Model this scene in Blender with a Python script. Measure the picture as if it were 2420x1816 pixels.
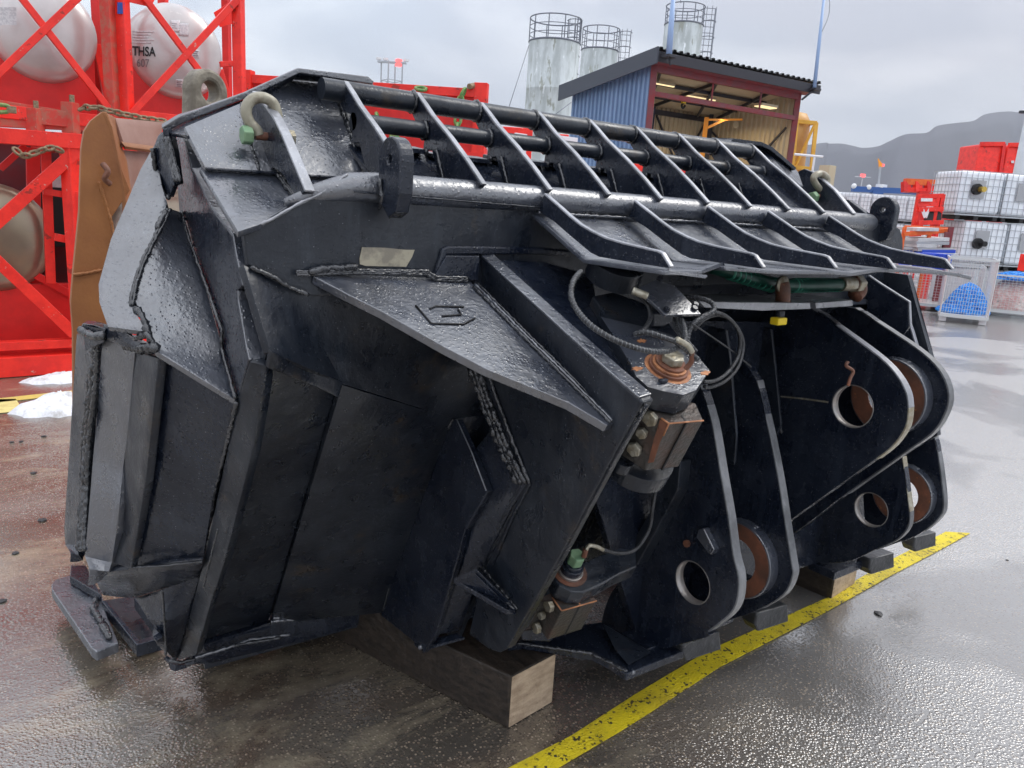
import bpy, bmesh, math, random
from mathutils import Vector, Matrix
from math import radians, sin, cos, pi
random.seed(7)
S = bpy.context.scene
for o in list(bpy.data.objects): bpy.data.objects.remove(o)
COL = S.collection
# ---------------------------------------------------------------- camera
FPX = 1661*1.094; CX, CY = 1210, 908
PITCH, ROLL, YAW, CH = radians(13), radians(3.64), radians(53), 1.6
_d = Vector((cos(YAW)*cos(PITCH), sin(YAW)*cos(PITCH), -sin(PITCH)))
_r = Vector((sin(YAW), -cos(YAW), 0)); _u = _r.cross(_d)
CR = cos(ROLL)*_r + sin(ROLL)*_u; CU = -sin(ROLL)*_r + cos(ROLL)*_u; CD = _d
CP = Vector((0, 0, CH))
cam = bpy.data.objects.new('camera', bpy.data.cameras.new('camera')); COL.objects.link(cam)
cam.matrix_world = Matrix(((CR.x, CU.x, -CD.x, CP.x), (CR.y, CU.y, -CD.y, CP.y), (CR.z, CU.z, -CD.z, CP.z), (0, 0, 0, 1)))
cam.data.sensor_fit = 'HORIZONTAL'; cam.data.sensor_width = 36
cam.data.lens = 36*FPX/2420
cam.data.clip_start = 0.05; cam.data.clip_end = 12000
S.camera = cam
# ---------------------------------------------------------------- sky, sun, exposure
W = bpy.data.worlds.new('World'); S.world = W; W.use_nodes = True
SUN_EL, SUN_ROT = radians(48), radians(105)
def build_world():
    nt = W.node_tree; N = nt.nodes; L = nt.links; N.clear()
    out = N.new('ShaderNodeOutputWorld'); bg = N.new('ShaderNodeBackground'); bg.inputs[1].default_value = 0.1
    sky = N.new('ShaderNodeTexSky'); sky.sky_type = 'NISHITA'; sky.sun_disc = False
    sky.sun_elevation = SUN_EL; sky.sun_rotation = SUN_ROT; sky.air_density = 1.0; sky.dust_density = 2.0
    tc = N.new('ShaderNodeTexCoord'); sep = N.new('ShaderNodeSeparateXYZ'); L.new(tc.outputs['Generated'], sep.inputs[0])
    mp = N.new('ShaderNodeMapping'); mp.inputs['Scale'].default_value = (1, 1, 2.6); L.new(tc.outputs['Generated'], mp.inputs[0])
    n1 = N.new('ShaderNodeTexNoise'); n1.inputs['Scale'].default_value = 2.7; n1.inputs['Detail'].default_value = 5; n1.inputs['Roughness'].default_value = .52; n1.inputs['Distortion'].default_value = .3
    L.new(mp.outputs[0], n1.inputs[0])
    r1 = N.new('ShaderNodeValToRGB'); r1.color_ramp.elements[0].position = .38; r1.color_ramp.elements[1].position = .64
    r1.color_ramp.elements[0].color = (4.2, 4.45, 4.9, 1); r1.color_ramp.elements[1].color = (7.7, 7.7, 7.7, 1)
    L.new(n1.outputs[0], r1.inputs[0])
    n2 = N.new('ShaderNodeTexNoise'); n2.inputs['Scale'].default_value = 1.3; n2.inputs['Detail'].default_value = 3; L.new(mp.outputs[0], n2.inputs[0])
    r2 = N.new('ShaderNodeValToRGB'); r2.color_ramp.elements[0].position = .4; r2.color_ramp.elements[1].position = .62
    r2.color_ramp.elements[0].color = (1.0, .97, .99, 1); r2.color_ramp.elements[1].color = (.95, 1.0, 1.05, 1); L.new(n2.outputs[0], r2.inputs[0])
    m = N.new('ShaderNodeMix'); m.data_type = 'RGBA'; m.blend_type = 'MULTIPLY'; m.inputs[0].default_value = 1; L.new(r1.outputs[0], m.inputs[6]); L.new(r2.outputs[0], m.inputs[7])
    # overcast sky grows brighter towards the zenith; cloud is thicker (darker) over the mountains to the +X side
    mx = N.new('ShaderNodeMath'); mx.operation = 'MAXIMUM'; mx.inputs[1].default_value = 0; L.new(sep.outputs[2], mx.inputs[0])
    g = N.new('ShaderNodeMath'); g.operation = 'MULTIPLY_ADD'; g.inputs[1].default_value = 1.5; g.inputs[2].default_value = .98; L.new(mx.outputs[0], g.inputs[0])
    az = N.new('ShaderNodeMapRange'); az.inputs[1].default_value = .45; az.inputs[2].default_value = .95; az.inputs[3].default_value = 1.0; az.inputs[4].default_value = .74
    L.new(sep.outputs[0], az.inputs[0])
    g2 = N.new('ShaderNodeMath'); g2.operation = 'MULTIPLY'; L.new(g.outputs[0], g2.inputs[0]); L.new(az.outputs[0], g2.inputs[1])
    sc = N.new('ShaderNodeVectorMath'); sc.operation = 'SCALE'; L.new(m.outputs[2], sc.inputs[0]); L.new(g2.outputs[0], sc.inputs[3])
    mix = N.new('ShaderNodeMix'); mix.data_type = 'RGBA'; mix.inputs[0].default_value = .88
    L.new(sky.outputs[0], mix.inputs[6]); L.new(sc.outputs[0], mix.inputs[7])
    L.new(mix.outputs[2], bg.inputs[0]); L.new(bg.outputs[0], out.inputs[0])
build_world()
sun = bpy.data.objects.new('sun', bpy.data.lights.new('sun', 'SUN')); COL.objects.link(sun)
sun.data.energy = 1.0; sun.data.angle = radians(25); sun.data.color = (1, .97, .92)
_sd = Vector((sin(SUN_ROT)*cos(SUN_EL), cos(SUN_ROT)*cos(SUN_EL), sin(SUN_EL)))
sun.rotation_euler = _sd.to_track_quat('Z', 'Y').to_euler()
S.view_settings.view_transform = 'Standard'; S.view_settings.look = 'None'; S.view_settings.gamma = 1; S.view_settings.use_curve_mapping = False
S.view_settings.exposure = 0.62
S.render.engine = 'CYCLES'
S.render.resolution_x, S.render.resolution_y = 1024, 768

# ---------------------------------------------------------------- helpers
OFF = dict(A=(0, 0), B=(0, 800), C=(700, 500), D=(1300, 500), E=(1000, 900), F=(1000, 0))
def px(t, x, y):
    if t == 'G': return 2000+x*.24096, 380+y*.24096
    if t == 'S': return x, y
    return OFF[t][0]+x/2, OFF[t][1]+y/2
def ray(sx, sy): return CD + CR*((sx-CX)/FPX) + CU*((CY-sy)/FPX)
def P(t, x, y, ax, v):
    """point of the site seen in direction (x, y) that lies on the plane ax = v (or at depth v)"""
    r = ray(*px(t, x, y))
    if ax == 'd': return CP + r*v
    i = 'XYZ'.index(ax); return CP + r*((v-CP[i])/r[i])
def PN(t, x, y, p0, n):
    r = ray(*px(t, x, y)); return CP + r*((p0-CP).dot(n)/r.dot(n))
def PL(t, pts, ax, v): return [P(t, a, b, ax, v) for a, b in pts]

def link(name, me, mat=None, parent=None):
    o = bpy.data.objects.new(name, me); COL.objects.link(o)
    if mat: me.materials.append(mat)
    if parent:
        o.parent = parent; o.matrix_parent_inverse = wm(parent).inverted()
    return o
def wm(o): return Matrix.LocRotScale(o.location, o.rotation_euler, o.scale) if o.parent is None else Matrix.Identity(4)
def thing(name, label, cat, loc=(0, 0, 0), group=None):
    o = bpy.data.objects.new(name, None); COL.objects.link(o); o.location = loc
    o.empty_display_size = .2; o['label'] = label; o['category'] = cat
    if group: o['group'] = group
    return o
def tag(o, label, cat, group=None):
    o['label'] = label; o['category'] = cat
    if group: o['group'] = group
    return o
def bev(o, w=.003, seg=2, ang=35):
    m = o.modifiers.new('Bevel', 'BEVEL'); m.width = w; m.segments = seg; m.limit_method = 'ANGLE'; m.angle_limit = radians(ang); m.use_clamp_overlap = True
    return o
def mesh_from(bm, name='m', smooth=False):
    me = bpy.data.meshes.new(name); bmesh.ops.recalc_face_normals(bm, faces=bm.faces); bm.to_mesh(me); bm.free()
    if smooth:
        for p in me.polygons: p.use_smooth = True
    return me
def add_prism(bm, loops, vec):
    vec = Vector(vec); allv = []
    for lp in loops:
        a = [bm.verts.new(p) for p in lp]; b = [bm.verts.new(Vector(p)+vec) for p in lp]; allv.append((a, b))
        for i in range(len(a)):
            j = (i+1) % len(a); bm.faces.new((a[i], a[j], b[j], b[i]))
    for k in (0, 1):
        if len(loops) == 1: bm.faces.new(allv[0][k])
        else:
            ed = []
            for ab in allv:
                l = ab[k]
                for i in range(len(l)):
                    e = bm.edges.get((l[i], l[(i+1) % len(l)])); ed.append(e)
            bmesh.ops.triangle_fill(bm, use_beauty=True, edges=ed)
def prism(name, pts, vec, mat, parent=None, holes=(), w=.003, tri=False):
    bm = bmesh.new(); add_prism(bm, [pts]+list(holes), vec)
    if tri: bmesh.ops.triangulate(bm, faces=bm.faces[:])
    o = link(name, mesh_from(bm, name), mat, parent)
    if w: bev(o, w)
    return o
def sheet(name, rows, th, mat, parent=None, w=.003, smooth=False, sub=0):
    """sheet through a grid of points, th thick (away from the camera)"""
    k = 4; g1 = []
    for r in rows:
        q = []
        for a, b in zip(r, r[1:]): q += [Vector(a).lerp(Vector(b), i/k) for i in range(k)]
        g1.append(q+[Vector(r[-1])])
    rows = []
    for a, b in zip(g1, g1[1:]): rows += [[u.lerp(v, i/k) for u, v in zip(a, b)] for i in range(k)]
    rows.append(g1[-1])
    bm = bmesh.new(); R = len(rows); Cn = len(rows[0])
    V = [[bm.verts.new(p) for p in r] for r in rows]
    for i in range(R-1):
        for j in range(Cn-1): bm.faces.new((V[i][j], V[i][j+1], V[i+1][j+1], V[i+1][j]))
    bmesh.ops.recalc_face_normals(bm, faces=bm.faces[:])
    bm.normal_update(); f = bm.faces[:][0]
    if f.normal.dot(CP-f.calc_center_median()) < 0: bmesh.ops.reverse_faces(bm, faces=bm.faces[:])
    me = bpy.data.meshes.new(name); bm.to_mesh(me); bm.free()
    for p in me.polygons: p.use_smooth = True
    o = link(name, me, mat, parent)
    if sub:
        m = o.modifiers.new('Subsurf', 'SUBSURF'); m.levels = m.render_levels = sub
    m = o.modifiers.new('Solidify', 'SOLIDIFY'); m.thickness = th; m.offset = -1
    if w: bev(o, w, 2, 50)
    o.modifiers.new('Split', 'EDGE_SPLIT').split_angle = radians(24 if not smooth else 60)
    return o
def circ(c, e1, e2, r, n=28, a0=0, a1=2*pi): return [c+e1*(r*cos(a0+(a1-a0)*i/n))+e2*(r*sin(a0+(a1-a0)*i/n)) for i in range(n)]
EX, EY, EZ = Vector((1, 0, 0)), Vector((0, 1, 0)), Vector((0, 0, 1))
def smooth_pts(pts, k=6):
    out = []; n = len(pts)
    for i in range(n-1):
        p0, p1, p2, p3 = pts[max(i-1, 0)], pts[i], pts[i+1], pts[min(i+2, n-1)]
        for j in range(k):
            t = j/k
            out.append(.5*((2*p1)+(p2-p0)*t+(2*p0-5*p1+4*p2-p3)*t*t+(3*p1-p0-3*p2+p3)*t**3))
    out.append(pts[-1]); return out
def add_sweep(bm, pts, r, n=8, cap=True, jit=0.0):
    pts = [Vector(p) for p in pts]
    T = []
    for i in range(len(pts)):
        d = pts[min(i+1, len(pts)-1)]-pts[max(i-1, 0)]
        T.append(d.normalized() if d.length > 1e-9 else Vector((0, 0, 1)))
    u = T[0].orthogonal().normalized(); rings = []
    for i, p in enumerate(pts):
        u = (u-T[i]*u.dot(T[i])).normalized(); v = T[i].cross(u)
        rr = r[i] if isinstance(r, (list, tuple)) else r
        ring = []
        for k in range(n):
            a = 2*pi*k/n; q = rr*(1+random.uniform(-jit, jit)) if jit else rr
            ring.append(bm.verts.new(p+u*(q*cos(a))+v*(q*sin(a))))
        rings.append(ring)
    for i in range(len(rings)-1):
        for k in range(n): bm.faces.new((rings[i][k], rings[i][(k+1) % n], rings[i+1][(k+1) % n], rings[i+1][k]))
    if cap: bm.faces.new(rings[0]); bm.faces.new(rings[-1])
def sweep(name, pts, r, mat, parent=None, n=10, smooth=True, k=0, jit=0.0):
    bm = bmesh.new(); pts = [Vector(p) for p in pts]
    if k: pts = smooth_pts(pts, k)
    add_sweep(bm, pts, r, n, True, jit); return link(name, mesh_from(bm, name, smooth), mat, parent)
def tube(name, a, b, r, mat, parent=None, n=24, w=0):
    o = sweep(name, [a, b], r, mat, parent, n)
    for p in o.data.polygons:
        if len(p.vertices) > 4: p.use_smooth = False
    o.modifiers.new('e', 'EDGE_SPLIT').split_angle = radians(40)
    return o
def weld(pts, r, parent, mat=None, name='weld_bead', step=.006):
    pts = [Vector(p) for p in pts]; out = []; rr = []
    for i in range(len(pts)-1):
        n = max(2, int((pts[i+1]-pts[i]).length/step))
        for j in range(n):
            out.append(pts[i].lerp(pts[i+1], j/n)+Vector([random.uniform(-1, 1)*r*.2 for _ in range(3)])); rr.append(r*random.uniform(.65, 1.15))
    out.append(pts[-1]); rr.append(r*.6)
    bm = bmesh.new(); add_sweep(bm, out, rr, 7, True, .1); return link(name, mesh_from(bm, name, True), mat or M['paint_weld'], parent)
def add_box(bm, c, sx, sy, sz, rot=None):
    c = Vector(c); R = rot or Matrix.Identity(3)
    v = [bm.verts.new(c+R @ Vector((a*sx/2, b*sy/2, d*sz/2))) for a in (-1, 1) for b in (-1, 1) for d in (-1, 1)]
    for f in ((0, 1, 3, 2), (4, 6, 7, 5), (0, 4, 5, 1), (2, 3, 7, 6), (0, 2, 6, 4), (1, 5, 7, 3)): bm.faces.new([v[i] for i in f])
def box(name, c, sx, sy, sz, mat, parent=None, rot=None, w=.004):
    bm = bmesh.new(); add_box(bm, c, sx, sy, sz, rot); o = link(name, mesh_from(bm, name), mat, parent)
    if w: bev(o, w)
    return o
def add_beam(bm, a, b, w, h, up=EZ):
    a, b = Vector(a), Vector(b); t = (b-a); L = t.length; t.normalize()
    s = t.cross(up)
    if s.length < 1e-4: s = t.orthogonal()
    s.normalize(); u = s.cross(t)
    R = Matrix((t, s, u)).transposed(); add_box(bm, (a+b)/2, L, w, h, R)
def beam(name, a, b, w, h, mat, parent=None, up=EZ, bw=.004):
    bm = bmesh.new(); add_beam(bm, a, b, w, h, up); o = link(name, mesh_from(bm, name), mat, parent)
    if bw: bev(o, bw)
    return o
def hexbolt(name, c, ax, r, h, mat, parent, washer=0):
    ax = ax.normalized(); e1 = ax.orthogonal().normalized(); e2 = ax.cross(e1)
    prism(name, circ(c, e1, e2, r, 6), ax*h, mat, parent, w=r*.12)
    if washer: prism('washer', circ(c-ax*.001, e1, e2, washer, 24), ax*.006, mat, parent, w=.001)
def dup(root, loc, rotz=0, label=None, group=None):
    r = root.copy(); COL.objects.link(r); r.location = loc; r.rotation_euler = (0, 0, rotz)
    if label: r['label'] = label
    if group: r['group'] = group
    for ch in list(root.children):
        c = ch.copy(); COL.objects.link(c); c.parent = r
        for g in ch.children:
            d = g.copy(); COL.objects.link(d); d.parent = c
    return r
def stuff(o): o['kind'] = 'stuff'; return o

# ---------------------------------------------------------------- materials
M = {}
def mat(name, col, rough=.5, metal=0, ior=1.45, col2=None, nscale=8, ndetail=6, lo=.4, hi=.6, rough2=None, bump=0, bscale=60, coat=0, spots=None, sstr=(1, 1, 1), emit=None):
    m = bpy.data.materials.new(name); m.use_nodes = True; nt = m.node_tree; N = nt.nodes; L = nt.links
    b = N['Principled BSDF']; b.inputs['Metallic'].default_value = metal; b.inputs['IOR'].default_value = ior
    b.inputs['Coat Weight'].default_value = coat; b.inputs['Coat Roughness'].default_value = .06
    tc = N.new('ShaderNodeTexCoord'); mp = N.new('ShaderNodeMapping'); mp.inputs['Scale'].default_value = sstr; L.new(tc.outputs['Object'], mp.inputs[0])
    b.inputs['Base Color'].default_value = (*col, 1); b.inputs['Roughness'].default_value = rough
    last = None
    if col2 is not None or rough2 is not None:
        n = N.new('ShaderNodeTexNoise'); n.inputs['Scale'].default_value = nscale; n.inputs['Detail'].default_value = ndetail; n.inputs['Roughness'].default_value = .62; L.new(mp.outputs[0], n.inputs[0])
        r = N.new('ShaderNodeMapRange'); r.inputs[1].default_value = lo; r.inputs[2].default_value = hi; L.new(n.outputs[0], r.inputs[0])
        if col2 is not None:
            mx = N.new('ShaderNodeMix'); mx.data_type = 'RGBA'; mx.inputs[6].default_value = (*col, 1); mx.inputs[7].default_value = (*col2, 1)
            L.new(r.outputs[0], mx.inputs[0]); L.new(mx.outputs[2], b.inputs['Base Color']); last = mx.outputs[2]
        if rough2 is not None:
            n2 = N.new('ShaderNodeTexNoise'); n2.inputs['Scale'].default_value = nscale*2.3; n2.inputs['Detail'].default_value = 5; L.new(mp.outputs[0], n2.inputs[0])
            r2 = N.new('ShaderNodeMapRange'); r2.inputs[1].default_value = .35; r2.inputs[2].default_value = .65; r2.inputs[3].default_value = rough; r2.inputs[4].default_value = rough2
            L.new(n2.outputs[0], r2.inputs[0]); L.new(r2.outputs[0], b.inputs['Roughness'])
    if spots:  # (color, scale, threshold)
        for (sc_, ss, th) in spots:
            n = N.new('ShaderNodeTexNoise'); n.inputs['Scale'].default_value = ss; n.inputs['Detail'].default_value = 4; n.inputs['Roughness'].default_value = .7; L.new(mp.outputs[0], n.inputs[0])
            r = N.new('ShaderNodeMapRange'); r.inputs[1].default_value = th; r.inputs[2].default_value = th+.04; L.new(n.outputs[0], r.inputs[0])
            mx = N.new('ShaderNodeMix'); mx.data_type = 'RGBA'; mx.inputs[7].default_value = (*sc_, 1)
            if last is not None: L.new(last, mx.inputs[6])
            else: mx.inputs[6].default_value = (*col, 1)
            L.new(r.outputs[0], mx.inputs[0]); L.new(mx.outputs[2], b.inputs['Base Color']); last = mx.outputs[2]
    if bump:
        n = N.new('ShaderNodeTexNoise'); n.inputs['Scale'].default_value = bscale; n.inputs['Detail'].default_value = 4; L.new(tc.outputs['Object'], n.inputs[0])
        bp = N.new('ShaderNodeBump'); bp.inputs['Strength'].default_value = bump; bp.inputs['Distance'].default_value = .01; L.new(n.outputs[0], bp.inputs['Height']); L.new(bp.outputs[0], b.inputs['Normal'])
    if emit: b.inputs['Emission Color'].default_value = (*emit[0], 1); b.inputs['Emission Strength'].default_value = emit[1]
    M[name] = m; return m
def paint(name, base, dust, dlo, dhi, rough, rough2, ior, drops=.35, rustc=None, peel=.25):
    """thick wet black paint: dusty film, rain drops, brush unevenness"""
    m = bpy.data.materials.new(name); m.use_nodes = True; nt = m.node_tree; N = nt.nodes; L = nt.links
    b = N['Principled BSDF']; b.inputs['IOR'].default_value = ior
    tc = N.new('ShaderNodeTexCoord'); co = tc.outputs['Object']
    n = N.new('ShaderNodeTexNoise'); n.inputs['Scale'].default_value = 5; n.inputs['Detail'].default_value = 8; n.inputs['Roughness'].default_value = .65; L.new(co, n.inputs[0])
    r = N.new('ShaderNodeMapRange'); r.inputs[1].default_value = dlo; r.inputs[2].default_value = dhi; L.new(n.outputs[0], r.inputs[0])
    mx = N.new('ShaderNodeMix'); mx.data_type = 'RGBA'; mx.inputs[6].default_value = (*base, 1); mx.inputs[7].default_value = (*dust, 1); L.new(r.outputs[0], mx.inputs[0])
    col = mx.outputs[2]
    smp = N.new('ShaderNodeMapping'); smp.inputs['Scale'].default_value = (11, 11, 1.3); L.new(co, smp.inputs[0])
    stn = N.new('ShaderNodeTexNoise'); stn.inputs['Scale'].default_value = 2.2; stn.inputs['Detail'].default_value = 7; stn.inputs['Roughness'].default_value = .7; L.new(smp.outputs[0], stn.inputs[0])
    srm = N.new('ShaderNodeMapRange'); srm.inputs[1].default_value = .52; srm.inputs[2].default_value = .75; srm.inputs[4].default_value = .45; L.new(stn.outputs[0], srm.inputs[0])
    mxs = N.new('ShaderNodeMix'); mxs.data_type = 'RGBA'; mxs.inputs[7].default_value = (dust[0]*2.2, dust[1]*2.2, dust[2]*2.1, 1); L.new(col, mxs.inputs[6]); L.new(srm.outputs[0], mxs.inputs[0]); col = mxs.outputs[2]
    # fine light specks of grit
    sp = N.new('ShaderNodeTexNoise'); sp.inputs['Scale'].default_value = 210; sp.inputs['Detail'].default_value = 1; L.new(co, sp.inputs[0])
    sr = N.new('ShaderNodeMapRange'); sr.inputs[1].default_value = .73; sr.inputs[2].default_value = .78; L.new(sp.outputs[0], sr.inputs[0])
    mx2 = N.new('ShaderNodeMix'); mx2.data_type = 'RGBA'; mx2.inputs[7].default_value = (.17, .18, .2, 1); L.new(col, mx2.inputs[6]); L.new(sr.outputs[0], mx2.inputs[0]); col = mx2.outputs[2]
    if rustc:
        rn = N.new('ShaderNodeTexNoise'); rn.inputs['Scale'].default_value = 6.5; rn.inputs['Detail'].default_value = 9; rn.inputs['Roughness'].default_value = .75; L.new(co, rn.inputs[0])
        rr = N.new('ShaderNodeMapRange'); rr.inputs[1].default_value = rustc[1]; rr.inputs[2].default_value = rustc[1]+.09; rr.inputs[4].default_value = .8; L.new(rn.outputs[0], rr.inputs[0])
        mx3 = N.new('ShaderNodeMix'); mx3.data_type = 'RGBA'; mx3.inputs[7].default_value = (*rustc[0], 1); L.new(col, mx3.inputs[6]); L.new(rr.outputs[0], mx3.inputs[0]); col = mx3.outputs[2]
    L.new(col, b.inputs['Base Color'])
    rn2 = N.new('ShaderNodeTexNoise'); rn2.inputs['Scale'].default_value = 14; rn2.inputs['Detail'].default_value = 5; L.new(co, rn2.inputs[0])
    rm = N.new('ShaderNodeMapRange'); rm.inputs[1].default_value = .35; rm.inputs[2].default_value = .65; rm.inputs[3].default_value = rough; rm.inputs[4].default_value = rough2
    L.new(rn2.outputs[0], rm.inputs[0]); L.new(rm.outputs[0], b.inputs['Roughness'])
    pn = N.new('ShaderNodeTexNoise'); pn.inputs['Scale'].default_value = 85; pn.inputs['Detail'].default_value = 3; L.new(co, pn.inputs[0])
    bp = N.new('ShaderNodeBump'); bp.inputs['Strength'].default_value = peel; bp.inputs['Distance'].default_value = .004; L.new(pn.outputs[0], bp.inputs['Height'])
    lo_ = N.new('ShaderNodeTexNoise'); lo_.inputs['Scale'].default_value = 9; lo_.inputs['Detail'].default_value = 2; L.new(co, lo_.inputs[0])
    bpl = N.new('ShaderNodeBump'); bpl.inputs['Strength'].default_value = .35; bpl.inputs['Distance'].default_value = .01; L.new(lo_.outputs[0], bpl.inputs['Height']); L.new(bp.outputs[0], bpl.inputs['Normal'])
    last = bpl
    if drops:
        vo = N.new('ShaderNodeTexVoronoi'); vo.inputs['Scale'].default_value = 95; L.new(co, vo.inputs[0])
        vm = N.new('ShaderNodeMapRange'); vm.inputs[1].default_value = .0; vm.inputs[2].default_value = .3; vm.inputs[3].default_value = 1; vm.inputs[4].default_value = 0; L.new(vo.outputs['Distance'], vm.inputs[0])
        bp2 = N.new('ShaderNodeBump'); bp2.inputs['Strength'].default_value = drops; bp2.inputs['Distance'].default_value = .005; L.new(vm.outputs[0], bp2.inputs['Height']); L.new(last.outputs[0], bp2.inputs['Normal']); last = bp2
    L.new(last.outputs[0], b.inputs['Normal'])
    M[name] = m; return m
paint('paint_black', (.006, .009, .018), (.019, .024, .036), .42, .66, .13, .33, 1.5)
paint('paint_wet_skylit', (.022, .027, .040), (.050, .058, .078), .4, .65, .22, .40, 2.45, drops=.32, peel=.4)  # rain-wet black paint made paler for up-facing plates: sky light in the colour
paint('paint_dull', (.007, .010, .017), (.020, .025, .034), .42, .64, .22, .44, 1.5, drops=.1, rustc=((.045, .034, .024), .58))
paint('paint_edge_lit', (.11, .117, .135), (.27, .28, .31), .4, .6, .25, .42, 2.4, drops=.2)  # pale copy for plate edges: light on up-facing edges put into the colour
paint('paint_weld', (.012, .014, .018), (.03, .032, .038), .45, .6, .14, .3, 1.75, drops=0, peel=.8)
mat('worn_steel', (.33, .32, .31), .38, .7, col2=(.42, .38, .35), nscale=30, bump=.2)
mat('rust', (.22, .085, .048), .55, 0, col2=(.10, .05, .035), nscale=14, lo=.35, hi=.65, bump=.25, spots=[((.36, .14, .05), 22, .64)])
mat('rusty_block', (.06, .056, .052), .42, .35, col2=(.095, .062, .05), nscale=11, lo=.45, hi=.65, bump=.4, bscale=90, spots=[((.30, .11, .03), 9, .73)])
mat('rust_bright', (.50, .22, .10), .5, .1, col2=(.24, .10, .055), nscale=28, lo=.4, hi=.62, bump=.3)
mat('zinc', (.42, .40, .33), .4, .6, col2=(.30, .26, .18), nscale=50, bump=.3, bscale=120)
mat('zinc_green', (.16, .3, .17), .45, .1, col2=(.22, .34, .2), nscale=30)
mat('shackle_cream', (.33, .31, .24), .4, .1, col2=(.17, .13, .09), nscale=22, lo=.5, hi=.7, bump=.2)
mat('rubber', (.018, .019, .022), .35, col2=(.04, .042, .046), nscale=40, bump=.4, bscale=150)
mat('wire_wrap', (.18, .19, .2), .35, .5)
mat('hose_green', (.006, .05, .035), .32, col2=(.01, .07, .05), nscale=30)
mat('hose_rib', (.07, .34, .24), .3)
mat('yellow_cap', (.85, .62, .02), .4)
mat('wood', (.045, .034, .026), .45, col2=(.02, .016, .013), nscale=5, lo=.4, hi=.62, sstr=(12, 1, 12), bump=.5, bscale=40, ndetail=8)
mat('wood_end', (.52, .40, .28), .7, col2=(.34, .25, .17), nscale=6, lo=.38, hi=.62, sstr=(2, 2, 6), bump=.5, bscale=70, spots=[((.12, .085, .06), 12, .66)])
mat('old_sticker', (.36, .33, .25), .55, col2=(.22, .20, .16), nscale=16, lo=.45, hi=.55)
mat('red_paint', (.90, .035, .022), .38, col2=(.74, .025, .018), nscale=7, lo=.42, hi=.62, bump=.12, spots=[((.35, .03, .02), 5, .62), ((.62, .33, .28), 19, .665)])
mat('red_panel', (.72, .02, .018), .42, col2=(.6, .016, .014), nscale=4, bump=.05)
mat('red_worn', (.55, .05, .035), .5, col2=(.42, .12, .08), nscale=14, lo=.45, hi=.6, spots=[((.42, .3, .25), 26, .66)])
mat('orange_paint', (.82, .16, .03), .45, col2=(.7, .1, .02), nscale=8)
mat('orange_brown', (.33, .135, .045), .5, col2=(.25, .095, .035), nscale=4, lo=.35, hi=.65, bump=.15, spots=[((.40, .20, .10), 20, .68)])
mat('pinkish_brown', (.34, .20, .16), .5, col2=(.28, .15, .115), nscale=4, bump=.05)
mat('steel_tank', (.62, .61, .60), .32, .45, col2=(.52, .50, .49), nscale=3, lo=.35, hi=.65, bump=.06, bscale=12, spots=[((.62, .6, .58), 6, .66)])
mat('tank_tan', (.36, .30, .21), .3, .6, col2=(.28, .24, .19), nscale=3, lo=.35, hi=.65, bump=.06, bscale=10)
mat('sticker_white', (.75, .75, .76), .5, col2=(.6, .6, .62), nscale=20)
mat('sticker_grey', (.5, .5, .52), .5, col2=(.62, .62, .63), nscale=60, lo=.48, hi=.52)
mat('ink', (.02, .02, .022), .6)
mat('ink_grey', (.22, .22, .23), .6)
mat('blue_patch', (.02, .06, .3), .5)
mat('chain_green', (.06, .26, .07), .45, .2, col2=(.25, .27, .1), nscale=30)
mat('chain_rust', (.2, .13, .08), .6, .3, col2=(.3, .24, .15), nscale=60)
mat('eye_grey', (.24, .215, .17), .55, .2, col2=(.15, .13, .1), nscale=18, bump=.3)
mat('blue_sheet', (.19, .29, .46), .42, .1, col2=(.155, .245, .40), nscale=1.5, sstr=(1, 1, .3))
mat('fascia_grey', (.055, .065, .085), .5)
mat('roof_dark', (.06, .065, .07), .5, .2)
mat('red_steel', (.22, .028, .035), .5, col2=(.17, .05, .06), nscale=3)
mat('beige_sheet', (.52, .44, .30), .55, col2=(.44, .37, .26), nscale=.8)
mat('dark_steel', (.035, .035, .045), .5, .2)
mat('ceiling_board', (.50, .40, .27), .7)
mat('lamp_face', (.7, .62, .4), .5, emit=((1, .78, .42), .7))
mat('galv', (.60, .65, .66), .45, .1, col2=(.42, .46, .46), nscale=.9, lo=.42, hi=.58, bump=.03, bscale=3, sstr=(2, 2, .5), spots=[((.33, .35, .31), 1.3, .58), ((.78, .82, .84), 1.6, .62)])
mat('rail_steel', (.16, .175, .21), .5, .5)
mat('pole_blue', (.28, .40, .62), .4)
mat('mast_steel', (.4, .42, .45), .5, .4)
mat('yellow_frame', (.75, .42, .06), .5, col2=(.65, .33, .04), nscale=2)
mat('tan_tank', (.6, .33, .1), .45, col2=(.5, .26, .08), nscale=1)
mat('white_paint', (.75, .76, .78), .5)
mat('grey_light', (.55, .59, .62), .45, .1, col2=(.48, .52, .56), nscale=2)
mat('ibc_plastic', (.90, .93, .96), .35, col2=(.80, .85, .91), nscale=3, lo=.35, hi=.65)
mat('ibc_cage', (.46, .49, .52), .4, .5)
mat('plastic_black', (.012, .012, .014), .5)
mat('plate_grey', (.38, .39, .41), .45, .2)
mat('brass', (.6, .42, .1), .35, .8)
mat('wire_zinc', (.62, .64, .64), .38, .5)
mat('blue_rope', (.010, .12, .50), .6, col2=(.03, .34, .85), nscale=30, bump=.6, bscale=60)
mat('rag_pink', (.6, .36, .34), .8, col2=(.7, .62, .58), nscale=6, bump=.5, bscale=20)
mat('board_white', (.62, .63, .63), .6, col2=(.5, .5, .5), nscale=6)
mat('blue_plastic', (.02, .07, .5), .45)
mat('blue_steel', (.04, .11, .32), .5)
mat('lamp_red', (.8, .05, .06), .4, emit=((1, .1, .1), 1.5))
mat('flag_orange', (.85, .33, .03), .6)
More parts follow.
